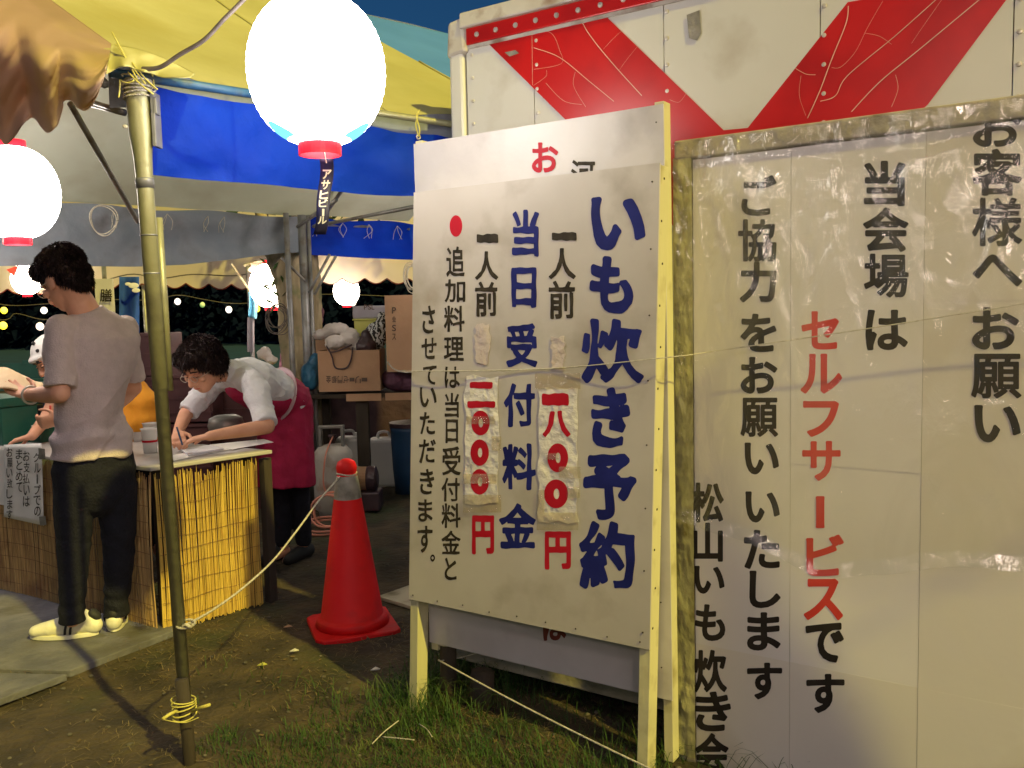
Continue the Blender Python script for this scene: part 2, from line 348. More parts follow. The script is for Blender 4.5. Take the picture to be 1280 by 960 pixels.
# ------------------------------------------------------------------ lettering (outlines of the built-in font, thickened)
_raw = {}
def load_chars(chars):
    obs = []
    for ch in sorted(set(chars)):
        c = bpy.data.curves.new('t', 'FONT'); c.body = ch; c.resolution_u = 4
        o = bpy.data.objects.new('t', c); COL.objects.link(o); obs.append((ch, o))
    bpy.context.view_layer.update(); dg = bpy.context.evaluated_depsgraph_get()
    for ch, o in obs:
        me = bpy.data.meshes.new_from_object(o.evaluated_get(dg))
        cnt = {}
        for p in me.polygons:
            for k in p.edge_keys: cnt[k] = cnt.get(k, 0)+1
        co = [(v.co.x, v.co.y) for v in me.vertices]
        _raw[ch] = np.array([[*co[a], *co[b]] for (a, b), n in cnt.items() if n == 1])
        bpy.data.meshes.remove(me)
    for ch, o in obs: c = o.data; bpy.data.objects.remove(o); bpy.data.curves.remove(c)
_gl = {}
def glyph(ch, bold, wob, seed=0, N=84):
    key = (ch, bold, wob, seed)
    if key in _gl: return _gl[key]
    S = _raw[ch]; pad = bold+wob+.03
    x0, x1 = min(S[:, 0].min(), S[:, 2].min())-pad, max(S[:, 0].max(), S[:, 2].max())+pad
    y0, y1 = min(S[:, 1].min(), S[:, 3].min())-pad, max(S[:, 1].max(), S[:, 3].max())+pad
    h = max(x1-x0, y1-y0)/N; nx, ny = int((x1-x0)/h)+2, int((y1-y0)/h)+2
    gx, gy = np.meshgrid(x0+h*np.arange(nx), y0+h*np.arange(ny)); P = np.stack([gx.ravel(), gy.ravel()], 1)
    A, B = S[:, :2], S[:, 2:]; D = B-A; L = (D**2).sum(1)+1e-12
    dmin = np.full(len(P), 9.0); ins = np.zeros(len(P), int)
    for a, b, d, l in zip(A, B, D, L):
        t = np.clip(((P-a)@d)/l, 0, 1); q = P-a-t[:, None]*d; dmin = np.minimum(dmin, (q**2).sum(1))
        c = (a[1] > P[:, 1]) != (b[1] > P[:, 1])
        if abs(d[1]) > 1e-12: ins += (c & (P[:, 0] < a[0]+(P[:, 1]-a[1])*d[0]/d[1]))
    sdf = np.sqrt(dmin)*np.where(ins % 2 == 1, 1, -1)+bold
    if wob:
        sx = seed*3.1
        sdf += wob*(np.sin(P[:, 0]*7+sx)*np.cos(P[:, 1]*6+sx*2)+.5*np.sin(P[:, 0]*17+P[:, 1]*13+sx))
    G = sdf.reshape(ny, nx); G[0] = G[-1] = -1; G[:, 0] = G[:, -1] = -1
    vs, fs, vid = [], [], {}
    def gv(k, p):
        if k not in vid: vid[k] = len(vs); vs.append(p)
        return vid[k]
    def cv(i, j): return gv(('c', i, j), (x0+h*i, y0+h*j))
    def ev(i, j, i2, j2):
        k = ('e',)+tuple(sorted([(i, j), (i2, j2)])); a, b = G[j, i], G[j2, i2]; t = a/(a-b)
        return gv(k, (x0+h*(i+t*(i2-i)), y0+h*(j+t*(j2-j))))
    I = G > 0
    for j in range(ny-1):
        run = None
        for i in range(nx-1):
            cs = [(i, j), (i+1, j), (i+1, j+1), (i, j+1)]; ii = [I[b, a] for a, b in cs]; n = sum(ii)
            if n == 4:
                if run is None: run = i
                continue
            if run is not None: fs.append((cv(run, j), cv(i, j), cv(i, j+1), cv(run, j+1))); run = None
            if n == 0: continue
            if n == 2 and ii[0] == ii[2]:
                for k in range(4):
                    if ii[k]: fs.append((cv(*cs[k]), ev(*cs[k], *cs[(k+1) % 4]), ev(*cs[k], *cs[(k-1) % 4])))
                continue
            poly = []
            for k in range(4):
                if ii[k]: poly.append(cv(*cs[k]))
                if ii[k] != ii[(k+1) % 4]: poly.append(ev(*cs[k], *cs[(k+1) % 4]))
            fs.append(tuple(poly))
        if run is not None: fs.append((cv(run, j), cv(nx-1, j), cv(nx-1, j+1), cv(run, j+1)))
    a = np.array(vs); lo, hi = a.min(0), a.max(0); a = (a-lo)/(hi-lo)
    _gl[key] = (a, fs); return _gl[key]
def letters(mb, items, place, bold, wob=0.0, rot=False):
    """items: (char, x0, y0, x1, y1 [,bold]); place(px, py) -> world point on the sheet"""
    for k, it in enumerate(items):
        ch, a0, b0, a1, b1 = it[:5]; bo = it[5] if len(it) > 5 else bold
        vert = ch == '|'
        a, fs = glyph('ー' if vert else ch, bo, wob, k % 3)
        q00, q10, q01, q11 = place(a0, b1), place(a1, b1), place(a0, b0), place(a1, b0)
        vs = []
        for x, y in a:
            if vert: x, y = y, 1-x
            if rot: x, y = 1-x, 1-y
            vs.append(q00*(1-x)*(1-y)+q10*x*(1-y)+q01*(1-x)*y+q11*x*y)
        mb.add(vs, fs)
load_chars('いも炊き予約一人前八〇円当日受付料金二●追加理はとさせてただます。お河客様へ願会場セルフサービスーでご協力をし松山炊き会アサヒビールグループでのお支払いはまとめて致膳金ゼリー都門歯SLP')

# ================================================================== THE SETTING
def gfn(u, v):
    x = -60+120*u; y = -20+110*v; return (x, y, 0)
g = MB()
xs = sorted(set([-90, -40, -20, -10]+[-6+.06*i for i in range(0, 201)]+[10, 20, 40, 90]))
ys = sorted(set([-30, -10, -4]+[0+.06*i for i in range(0, 151)]+[12, 20, 40, 70, 120]))
def gz(x, y):
    if not (-5.9 < x < 5.9 and .1 < y < 8.9): return -.0
    on = 1.0
    return .022*nz((x, y, 0), 1.7)+.016*nz((x, y, 5), 5.5)+.008*nz((x, y, 9), 13)
vs = [(x, y, gz(x, y)) for y in ys for x in xs]; nxs = len(xs)
g.add(vs, [(j*nxs+i, j*nxs+i+1, (j+1)*nxs+i+1, (j+1)*nxs+i) for j in range(len(ys)-1) for i in range(nxs-1)])
g.build('ground', 'soil', smooth=True, kind='structure')
g = MB(); g.add([(-80, 18, .012), (80, 18, .012), (80, 110, .012), (-80, 110, .012)], [(0, 1, 2, 3)])
g.build('lawn', 'lawn', kind='structure')
# far wood behind the lawn
g = MB()
for i in range(9000):
    x = random.uniform(-48, 8); h = 5.5+2.2*nz((x, 0, 0), .17)+1.2*nz((x, 3, 0), .6); z = h*random.random()**.7; y = random.uniform(42, 47)+2*nz((x, z, 1), .4)
    r = random.uniform(.12, .34); a = V((random.uniform(-1, 1), random.uniform(-1, 1), random.uniform(-1, 1))).normalized(); b = a.orthogonal().normalized(); c = V((x, y, z))
    g.add([c-a*r-b*r*.6, c+a*r-b*r*.3, c+a*r*.8+b*r*.6, c-a*r*.5+b*r], [(0, 1, 2, 3)])
tag(g.build('distant_woods', 'woods', kind='stuff'), 'dark mass of trees beyond the green lit lawn', 'woods')

g = MB(); g.grid(lambda u, v: (-60+75*u, 47.5+6*v, 0 if v == 0 else 7.5*v+.6*nz((u*14, 0, 0), 1)), 60, 6); g.build('far_bank', 'woods', kind='structure')
# grey mats the man stands on
def mat_slab(poly, z0, h, name, label):
    P = [atz(x, y, .02) for x, y in poly]; P = [V((p.x, p.y, z0)) for p in P]
    o = MB().prism(P, V((0, 0, h))).build(name, 'rubber', bevel=.004); return tag(o, label, 'mat')
mat_slab([(-60, 838), (88, 841), (222, 789), (212, 776), (60, 735), (-60, 720)], .0, .030, 'ground_mat', 'worn grey ground mat under the man\'s shoes beside the reed table')
mat_slab([(-200, 950), (0, 876), (84, 845), (-60, 842), (-200, 838)], .0, .028, 'ground_mat', 'darker grey ground mat in front of the one under the shoes')

# ================================================================== BOX BODY (white container with red chevron) behind the boards
DC = 2.72
def C_(px, py, off=0.0): s, z = onp(px, py, DC); return pl(s, z, DC-off)
s0, ztop = onp(566, 50, DC)[0], 2.50
s1 = s0+4.6
root = thing('container', 'white box container with red chevron stripes and rows of rivets, behind the notice boards', 'container', pl(s0+.2, 0, DC+.4))
DEEP = 2.1
cuts = [s0+.06, onp(667, 80, DC)[0], onp(830, 80, DC)[0], onp(1025, 80, DC)[0], onp(1266, 80, DC)[0], s1]
for a, b in zip(cuts[:-1], cuts[1:]):
    q = [pl(a+.0015, .20, DC), pl(b-.0015, .20, DC), pl(b-.0015, ztop-.1, DC), pl(a+.0015, ztop-.1, DC)]
    MB().hexa(q, -NRM*.03).build('wall_panel', 'contwhite', root)
# closing walls, roof
g = MB(); g.hexa([pl(s0+.01, .2, DC+.04), pl(s0+.04, .2, DC+.04), pl(s0+.04, ztop-.1, DC+.04), pl(s0+.01, ztop-.1, DC+.04)], -NRM*DEEP)
g.hexa([pl(s0+.02, ztop-.07, DC), pl(s1, ztop-.07, DC), pl(s1, ztop-.04, DC), pl(s0+.02, ztop-.04, DC)], -NRM*DEEP)
g.hexa([pl(s1-.03, .2, DC+.04), pl(s1, .2, DC+.04), pl(s1, ztop-.1, DC+.04), pl(s1-.03, ztop-.1, DC+.04)], -NRM*DEEP)
g.build('side_wall', 'contwhite', root)
MB().hexa([pl(s0-.012, .12, DC-.014), pl(s0+.052, .12, DC-.014), pl(s0+.052, ztop-.06, DC-.014), pl(s0-.012, ztop-.06, DC-.014)], -NRM*.06).build('corner_post', 'contwhite', root, bevel=.012)
MB().hexa([pl(s0-.02, ztop-.14, DC-.02), pl(s0+.075, ztop-.13, DC-.02), pl(s0+.06, ztop+.0, DC-.02), pl(s0-.01, ztop-.01, DC-.02)], -NRM*.08).build('corner_cap', 'contrim', root, bevel=.014)
MB().hexa([pl(s0+.07, ztop-.105, DC-.012), pl(s1, ztop-.105, DC-.012), pl(s1, ztop-.045, DC-.012), pl(s0+.07, ztop-.045, DC-.012)], -NRM*.02).build('top_rail', 'contred', root, bevel=.003)
MB().hexa([pl(s0+.05, ztop-.046, DC-.03), pl(s1, ztop-.046, DC-.03), pl(s1, ztop+.012, DC-.024), pl(s0+.05, ztop+.012, DC-.024)], -NRM*.07).build('top_lip', 'contrim', root, bevel=.006)
MB().hexa([pl(s0+.05, ztop-.118, DC-.006), pl(s1, ztop-.118, DC-.006), pl(s1, ztop-.104, DC-.006), pl(s0+.05, ztop-.104, DC-.006)], -NRM*.02).build('trim_strip', 'contrim', root)
MB().hexa([pl(s0-.01, .085, DC-.11), pl(s1, .085, DC-.11), pl(s1, .30, DC-.11), pl(s0-.01, .30, DC-.11)], -NRM*.13).build('bottom_rail', 'beigewood', root, bevel=.006)
MB().hexa([pl(s0, .10, DC+.04), pl(s1, .10, DC+.04), pl(s1, .19, DC+.04), pl(s0, .19, DC+.04)], -NRM*DEEP).build('floor_frame', 'darkwood', root)
for sx in (s0+.12, s0+1.25, s0+2.6, s0+4.3):
    for dd in (.10, 1.8):
        c = pl(sx, .05, DC+dd); MB().box(c, (.2, .14, .10), WDIR).build('support_block', 'darkwood', root)
def stripe(pts, name='red_stripe'):
    g = MB(); A = [onp(x, y, DC) for x, y in pts]; g.prism([pl(s, z, DC-.0025) for s, z in A], -NRM*-.0006); return g.build(name, 'contred', root)
stripe([(597, 41), (746, 9), (905, 163), (1010, 268), (937, 306), (880, 320)])
stripe([(1060, 3), (1285, -36), (1160, 131), (1010, 268), (905, 163), (935, 158)][:4]+[(937, 306), (905, 163)][1:]+[(935, 160)])
g = MB()
def disc(mb, p, r, h=.004, n=10): mb.lathe(p, [(r, 0), (r*.85, h), (r*.3, h*1.2)], n, WDIR, V((0, 0, 1)), NRM)
for x0_, ylist, x1_ in ((590, range(56, 900, 21), 596), (667, range(12, 900, 24), 700), (829, range(0, 900, 26), 850), (1024, range(-20, 900, 29), 1030), (1266, range(-60, 900, 32), 1266)):
    s_ = onp(x0_, 80, DC)[0]
    zz = 2.36
    step = .083
    while zz > .3: disc(g, pl(s_+(.014 if x0_ > 600 else 0), zz, DC), .0075); zz -= step
sx = s0+.12
while sx < s1: disc(g, pl(sx, ztop-.075, DC-.013), .010); sx += .085
g.build('rivets', 'rivet', root, kind='stuff')
def ribbon(mb, pts, wd, off):
    P = [onp(x, y, DC) for x, y in pts]; P = catmull([V((s, z, 0)) for s, z in P], 6)
    L, Rr = [], []
    for i, p in enumerate(P):
        t = (P[min(i+1, len(P)-1)]-P[max(i-1, 0)]).normalized(); n_ = V((-t.y, t.x, 0))*wd/2
        L.append(pl((p+n_).x, (p+n_).y, DC-off)); Rr.append(pl((p-n_).x, (p-n_).y, DC-off))
    n = len(P); mb.add(L+Rr, [(i, i+1, n+i+1, n+i) for i in range(n-1)])
g = MB()
for k, (pts, wd) in enumerate([([(722, 12), (735, 40), (765, 78), (803, 120)], .004), ([(668, 60), (700, 72), (735, 100), (768, 127)], .003), ([(668, 36), (690, 42), (700, 62), (702, 80), (668, 87)], .0015), ([(684, 88), (683, 96), (668, 107)], .0015), ([(683, 104), (705, 126), (728, 131)], .0018), ([(720, 90), (718, 108), (733, 134)], .0016), ([(755, 62), (768, 48), (782, 36)], .001), ([(775, 88), (785, 74), (798, 58)], .001),
        ([(1061, 8), (1058, 30), (1040, 75), (1025, 115), (1010, 148)], .004), ([(1175, -4), (1120, 45), (1060, 95), (1045, 120), (1026, 127)], .0032), ([(1232, -6), (1150, 62), (1100, 103), (1065, 140)], .004), ([(1104, 2), (1085, 35), (1070, 65), (1052, 84), (1040, 85)], .0012), ([(995, 86), (1008, 93), (1020, 94)], .002), ([(1082, 42), (1100, 46), (1115, 56)], .0012), ([(1120, 94), (1123, 112), (1115, 134)], .0018), ([(1002, 95), (1000, 120), (1008, 145)], .0012), ([(838, 125), (850, 128), (860, 115)], .0015), ([(666, 30), (667, 107)], .002), ([(1180, -3), (1150, 40), (1140, 55)], .001)]):
    ribbon(g, pts, wd*.62, .0040+.00015*k)
g.build('scratches', 'scratch', root, kind='stuff')
MB().prism([C_(859, 19, .0035), (C_(875, 13, .0035)), C_(877, 42, .0035), C_(872, 51, .0035), C_(862, 48, .0035)], NRM*.0008).build('tape_patch', 'ducttape', root)
MB().prism([C_(632, 66, .0055), C_(645, 63, .0055), C_(650, 67, .0055), C_(638, 71, .0055)], NRM*.0004).build('paint_smudge', 'ducttape', root)

# ================================================================== NOTICE BOARD A (front) and B (behind)
DA = 2.32
def A_(px, py, off=0.0): s, z = onp(px, py, DA); return pl(s, z, DA-off)
sl, zt_l = onp(517, 236, DA); sr, zt_r = onp(825, 209, DA); zb_l = onp(513, 743, DA)[1]; zb_r = onp(812, 820, DA)[1]
sl2 = onp(511, 742, DA)[0]
rootA = thing('notice_board', 'front notice board of blue, black and red brush lettering with taped price papers', 'notice board', pl((sl+sr)/2, 0, DA+.03))
zt, zb = (zt_l+zt_r)/2, (zb_l+zb_r)/2
LW = .036
# face board, slightly warped sheet with thickness
srb0 = onp(812, 820, DA)[0]
def boardface(u, v): return pl(sl2+(srb0-sl2)*u + (sl-sl2)*v*(1-u) + (sr-srb0)*v*u, zb+(zt-zb)*v, DA-.0006*math.sin(3.1*u)*math.sin(5*v))
o = MB().grid(boardface, 24, 32).build('panel', 'whiteboard', rootA); md = o.modifiers.new('s', 'SOLIDIFY'); md.thickness = .006; md.offset = -1
srb = onp(812, 820, DA)[0]; skl = (sl-sl2)/(zt-zb); skr = (sr-srb)/(zt-zb)
for sx, sk, top in ((sl2, skl, zt-.002), (srb-.001-LW, skr, zt-.004)):
    xa_, xb_ = sx-sk*(zb+.05), sx+sk*(top-zb)
    MB().hexa([pl(xa_, -.05, DA+.0075), pl(xa_+LW, -.05, DA+.0075), pl(xb_+LW, top, DA+.0075), pl(xb_, top, DA+.0075)], -NRM*.058).build('leg', 'yellowwood', rootA, bevel=.002)
MB().hexa([pl(sl+LW+.002, zt-.05, DA+.0085), pl(sr-LW-.003, zt-.05, DA+.0085), pl(sr-LW-.003, zt-.012, DA+.0085), pl(sl+LW+.002, zt-.012, DA+.0085)], -NRM*.03).build('crossbar', 'yellowwood', rootA)
MB().hexa([pl(sl2+LW+.002, zb+.01, DA+.0085), pl(srb-LW-.003, zb+.01, DA+.0085), pl(srb-LW-.003, zb+.05, DA+.0085), pl(sl2+LW+.002, zb+.05, DA+.0085)], -NRM*.03).build('crossbar', 'yellowwood', rootA)
g = MB()
for i in range(9): disc(g, pl(sl2+.02+(srb-sl2-.05)*i/8, zb+.014+.006*random.random(), DA-.001), .0028, .002, 7)
for i in range(8): disc(g, pl(srb-.022+skr*(.05+(zt-zb-.1)*i/7), zb+.05+(zt-zb-.1)*i/7, DA-.001), .0028, .002, 7)
for i in range(12): g.box(pl(srb-.0005+skr*(.06+(zt-zb-.1)*i/11), zb+.06+(zt-zb-.1)*i/11, DA+.02+.012*(i % 2)), (.002, .006, .006), WDIR)
g.build('nails', 'darkwood', rootA, kind='stuff')
O2 = .0009
BIG = [('い', 739, 246, 807, 313), ('も', 737, 320, 792, 392), ('炊', 727, 398, 805, 479, .034), ('き', 739, 484, 788, 560), ('予', 729, 567, 796, 650), ('約', 724, 651, 794, 736, .036)]
def col(root, name, items, m, bold, place, wob, label=None):
    g = MB(); letters(g, items, place, bold, wob); return g.build(name, m, root, label=label)
pA = lambda x, y: A_(x, y, O2)
col(rootA, 'lettering', BIG, 'blue', .046, pA, .016, 'big blue brush column at the right of the board')
col(rootA, 'lettering', [('当', 640, 262, 674, 321), ('日', 639, 334, 671, 385), ('受', 633, 404, 672, 459), ('付', 630, 479, 669, 534), ('料', 628, 554, 670, 613), ('金', 624, 629, 670, 686)], 'blue', .034, pA, .012, 'smaller blue column in the middle of the board')
col(rootA, 'lettering', [('一', 690, 290, 721, 301), ('人', 686, 310, 720, 349, .03), ('前', 686, 351, 719, 399)], 'inkbrown', .024, pA, .010, 'black characters above the right price')
col(rootA, 'lettering', [('一', 596, 292, 623, 304), ('人', 594, 314, 623, 350, .03), ('前', 594, 352, 622, 396)], 'inkbrown', .024, pA, .010, 'black characters above the left price')
col(rootA, 'lettering', [('追', 558, 308, 581, 346), ('加', 556, 349, 582, 378), ('料', 555, 382, 581, 415), ('理', 555, 421, 580, 451), ('は', 556, 458, 575, 485), ('当', 556, 491, 574, 522), ('日', 557, 524, 573, 554), ('受', 553, 558, 576, 594), ('付', 552, 597, 575, 627), ('料', 552, 629, 576, 660), ('金', 552, 663, 576, 693), ('と', 556, 697, 571, 725)], 'inkbrown', .019, pA, .008, 'black column under the red dot')
col(rootA, 'lettering', [('さ', 528, 382, 544, 417), ('せ', 527, 422, 546, 449), ('て', 529, 457, 546, 481), ('い', 525, 484, 546, 509), ('た', 525, 515, 544, 543), ('だ', 524, 549, 545, 579), ('き', 525, 586, 543, 618), ('ま', 523, 624, 541, 652), ('す', 522, 657, 541, 691), ('。', 538, 693, 544, 702)], 'inkbrown', .019, pA, .008, 'leftmost black column')
col(rootA, 'lettering', [('円', 681, 664, 714, 712), ], 'red', .040, pA, .006)
col(rootA, 'lettering', [('円', 590, 644, 618, 693), ], 'red', .040, pA, .006)
g = MB(); g.lathe(A_(570, 282.5, O2-.001), [(.027, 0), (.027, .0006)], 28, WDIR*.95, V((0, 0, 1.28)), NRM); g.build('red_dot', 'red', rootA)
# taped price papers
def torn(x0, y0, x1, y1, seed, off, root=rootA, m='patch', name='taped_paper', fn=A_, nseg=14):
    rnd = random.Random(seed); P = []
    for i in range(nseg): P.append((x0+(rnd.random()-.5)*4, y0+(y1-y0)*i/nseg))
    for i in range(4): P.append((x0+(x1-x0)*i/4, y1+(rnd.random()-.5)*6))
    for i in range(nseg): P.append((x1+(rnd.random()-.5)*4, y1+(y0-y1)*i/nseg))
    for i in range(4): P.append((x1+(x0-x1)*i/4, y0+(rnd.random()-.5)*6))
    return MB().prism([fn(x, y, off) for x, y in P], NRM*.0005).build(name, m, root)
def tapeon(x0, y0, x1, y1, seed, off):
    rnd = random.Random(seed)
    def fn(u, v):
        x = x0+(x1-x0)*u; y = y0+(y1-y0)*v; return A_(x, y, off+.0035*abs(nz((u*3, v*4, seed), 1.6))+.001)
    return MB().grid(fn, 14, 8).build('tape', 'tape', rootA, smooth=True)
torn(674, 486, 723, 652, 1, .0028); torn(582, 470, 624, 628, 2, .0028)
col(rootA, 'lettering', [('一', 678, 491, 712, 507, .06), ('八', 679, 513, 714, 546, .05)], 'red', .05, lambda x, y: A_(x, y, .0040), .01)
col(rootA, 'lettering', [('二', 585, 477, 620, 510, .06)], 'red', .05, lambda x, y: A_(x, y, .0040), .01)
def zero(x0, y0, x1, y1):
    g = MB(); n = 28; c = ((x0+x1)/2, (y0+y1)/2); a, b = (x1-x0)/2, (y1-y0)/2
    o_ = [A_(c[0]+a*math.cos(2*math.pi*k/n), c[1]+b*math.sin(2*math.pi*k/n), .0041) for k in range(n)]
    i_ = [A_(c[0]+.5+a*.24*math.cos(2*math.pi*k/n), c[1]+b*.36*math.sin(2*math.pi*k/n), .0041) for k in range(n)]
    g.add(o_+i_, [(k, (k+1) % n, n+(k+1) % n, n+k) for k in range(n)]); g.build('numeral', 'red', rootA)
for q in ((685, 554, 711, 590), (681, 599, 711, 635), (590, 513, 613, 544), (589, 549, 612, 582), (589, 586, 612, 618)): zero(*q)
for q in ((670, 466, 727, 486), (700, 583, 727, 597), (672, 640, 724, 662), (616, 545, 628, 563), (580, 592, 622, 604), (580, 618, 628, 640), (673, 612, 682, 640), (710, 608, 726, 622), (584, 520, 620, 530), (684, 566, 700, 574)): tapeon(*q, q[0], .0046)
for q in ((595, 405, 612, 455), (690, 420, 706, 462)): torn(*q, q[0], .0026, m='tapepale', name='tape_remnant')

DB = 2.405
def B_(px, py, off=0.0): s, z = onp(px, py, DB); return pl(s, z, DB-off)
bl, zBt = onp(517, 180, DB); br, zBt2 = onp(829, 119, DB); zBb = onp(535, 802, DB)[1]; bl2 = onp(534, 802, DB)[0]
rootB = thing('notice_board', 'glossy white notice board mostly hidden behind the front one', 'notice board', pl((bl+br)/2, 0, DB+.03))
def bf(u, v): return pl(bl+(br-bl)*u+.012*u*(1-v), zBb+(zBt-zBb)*v, DB-.0012*nz((u*3, v*5, 2), 1))
o = MB().grid(bf, 26, 36).build('panel', 'whiteboard2', rootB); md = o.modifiers.new('s', 'SOLIDIFY'); md.thickness = .005; md.offset = -1
for sx, zlow in ((bl+.002, .2), (br-.031, .03)):
    kx = .0115 if sx > bl+.1 else 0
    MB().hexa([pl(sx+kx, zlow, DB+.007), pl(sx+kx+.03, zlow, DB+.007), pl(sx+.03, zBt+.01, DB+.007), pl(sx, zBt+.01, DB+.007)], -NRM*.045).build('side_rail', 'yellowwood', rootB, bevel=.002)
MB().hexa([pl(bl+.034, zBt-.05, DB+.008), pl(br-.01, zBt-.05, DB+.008), pl(br-.01, zBt-.01, DB+.008), pl(bl+.034, zBt-.01, DB+.008)], -NRM*.03).build('crossbar', 'yellowwood', rootB)
pB = lambda x, y: B_(x, y, .0014)
col(rootB, 'lettering', [('お', 665, 178, 698, 216)], 'red', .03, pB, .004)
col(rootB, 'lettering', [('河', 714, 200, 744, 238)], 'inkbrown', .02, pB, .004)
col(rootB, 'lettering', [('は', 679, 762, 708, 801)], 'darkred', .03, pB, .004)
g = MB()
for i in range(9): disc(g, pl(br-.02, zBb+.1+(zBt-zBb-.15)*i/8, DB-.005), .0026, .002, 7)
g.build('nails', 'darkwood', rootB, kind='stuff')

# dark stakes under the boards with white string
def stake(px, Y, h, r, label, m='darkwood', name='wooden_stake'):
    p = atz(px, 900, 0); p = V(((px-640)/1107*Y, Y, 0)); b = MB().tube([p-V((0, 0, .1)), p+V((.004, 0, h*.5)), p+V((.01, 0, h))], [r, r, r*.95], 10)
    return tag(b.build(name, m, smooth=True), label, 'stake')
stake(548, 3.12, .30, .030, 'dark round stake tied with white string under the left end of the board')
stake(590, 3.08, .13, .045, 'thick short dark stump in the grass under the middle of the board')
p = V(((592-640)/1107*3.35, 3.35, 0))
tag(MB().box(p+V((0, 0, .17)), (.05, .05, .34)).build('wooden_post', 'beigewood', bevel=.003), 'short pale post end showing below the white board', 'post')
# loose plank on the ground by the cone
o = MB().prism([atz(x, y, .02) for x, y in ((472, 745), (512, 731), (560, 740), (545, 762), (512, 757))], V((0, 0, -.018))).build('plank', 'beigewood', bevel=.003)
tag(o, 'flat offcut of board lying on the dirt between the cone and the boards', 'plank')

# ================================================================== BANNER C (paper sheets under clear plastic)
DD = 2.50
def D_(px, py, off=0.0): s, z = onp(px, py, DD); return pl(s, z, DD-off)
cs0 = onp(846, 400, DD)[0]; cs1 = cs0+2.1; zC = 1.905
rootC = thing('banner_board', 'large board of printed paper sheets wrapped in clear plastic, black and red characters', 'banner', pl(cs0+.6, 0, DD+.03))
MB().hexa([pl(cs0, -.02, DD+.008), pl(cs1, -.02, DD+.008), pl(cs1, zC-.06, DD+.008), pl(cs0, zC-.06, DD+.008)], -NRM*.014).build('backing_board', 'beigewood', rootC)
MB().hexa([pl(cs0, zC-.055, DD-.012), pl(cs1, zC-.055, DD-.012), pl(cs1, zC, DD-.012), pl(cs0, zC, DD-.012)], -NRM*.05).build('top_rail', 'oldwood_h', rootC, bevel=.005)
MB().hexa([pl(cs0-.004, -.02, DD-.002), pl(cs0+.052, -.02, DD-.002), pl(cs0+.052, zC-.057, DD-.002), pl(cs0-.004, zC-.057, DD-.002)], -NRM*.045).build('side_rail', 'oldwood', rootC, bevel=.004)
vs_ = [cs0+.054]+[onp(x, 560, DD)[0] for x in (988, 1152)]; vs_ += [vs_[-1]+.29, cs1-.01]
hz_ = [zC-.060, onp(1060, 380, DD)[1], onp(1060, 585, DD)[1], onp(1060, 842, DD)[1], .01]
k = 0
for i in range(len(vs_)-1):
    for j in range(4):
        a, b, zt_, zb_ = vs_[i], vs_[i+1], hz_[j], hz_[j+1]
        ov = .0004*((i+j) % 3)
        def fn(u, v, a=a, b=b, zt_=zt_, zb_=zb_, ov=ov, i=i, j=j): return pl(a+.0005+(b-a-.0010)*u, zb_+.0004+(zt_-zb_)*v, DD-.001-ov-.0002*nz((a+u*(b-a), zb_+v*(zt_-zb_), i+j*3), 4))
        o = MB().grid(fn, 10, 12).build('paper_sheet', 'paperwarm' if (j == 3 or i >= 2) else 'paper', rootC); md = o.modifiers.new('s', 'SOLIDIFY'); md.thickness = .0012; md.offset = -1
pC = lambda x, y: D_(x, y, .0021)
col(rootC, 'lettering', [('お', 1216, 135, 1277, 184), ('客', 1215, 186, 1278, 245), ('様', 1215, 247, 1278, 308, .022), ('へ', 1216, 318, 1278, 358), ('お', 1215, 384, 1274, 437), ('願', 1214, 442, 1277, 498, .022), ('い', 1218, 506, 1276, 553)], 'blackink', .034, pC, 0, 'rightmost black column')
col(rootC, 'lettering', [('当', 1080, 201, 1132, 258), ('会', 1079, 259, 1136, 315), ('場', 1080, 317, 1136, 372, .026), ('は', 1082, 387, 1135, 438)], 'blackink', .034, pC, 0, 'short black column')
col(rootC, 'lettering', [('セ', 1002, 389, 1049, 437), ('ル', 1001, 442, 1053, 492), ('フ', 1004, 501, 1049, 546), ('サ', 1003, 551, 1051, 601), ('|', 1020, 620, 1031, 660), ('ビ', 1008, 668, 1055, 720), ('ス', 1005, 723, 1054, 775)], 'redprint', .032, pC, 0, 'red characters')
col(rootC, 'lettering', [('で', 1007, 778, 1055, 828), ('す', 1008, 842, 1056, 891)], 'blackink', .034, pC, 0, 'two black characters under the red ones')
col(rootC, 'lettering', [('ご', 927, 219, 971, 270), ('協', 923, 274, 971, 327, .026), ('力', 925, 327, 971, 378), ('を', 926, 392, 971, 440), ('お', 926, 446, 972, 492), ('願', 926, 497, 973, 546, .022), ('い', 931, 553, 974, 593), ('い', 932, 614, 975, 653), ('た', 930, 662, 975, 711), ('し', 937, 713, 976, 760), ('ま', 934, 765, 976, 813), ('す', 934, 828, 978, 874)], 'blackink', .034, pC, 0, 'long black column')
col(rootC, 'lettering', [('松', 863, 603, 905, 653), ('山', 866, 653, 904, 702), ('い', 868, 707, 906, 742), ('も', 869, 755, 907, 801), ('炊', 867, 812, 909, 865), ('き', 869, 864, 914, 914), ('会', 869, 916, 911, 968)], 'blackink', .032, pC, 0, 'black column nearest the yellowed edge')
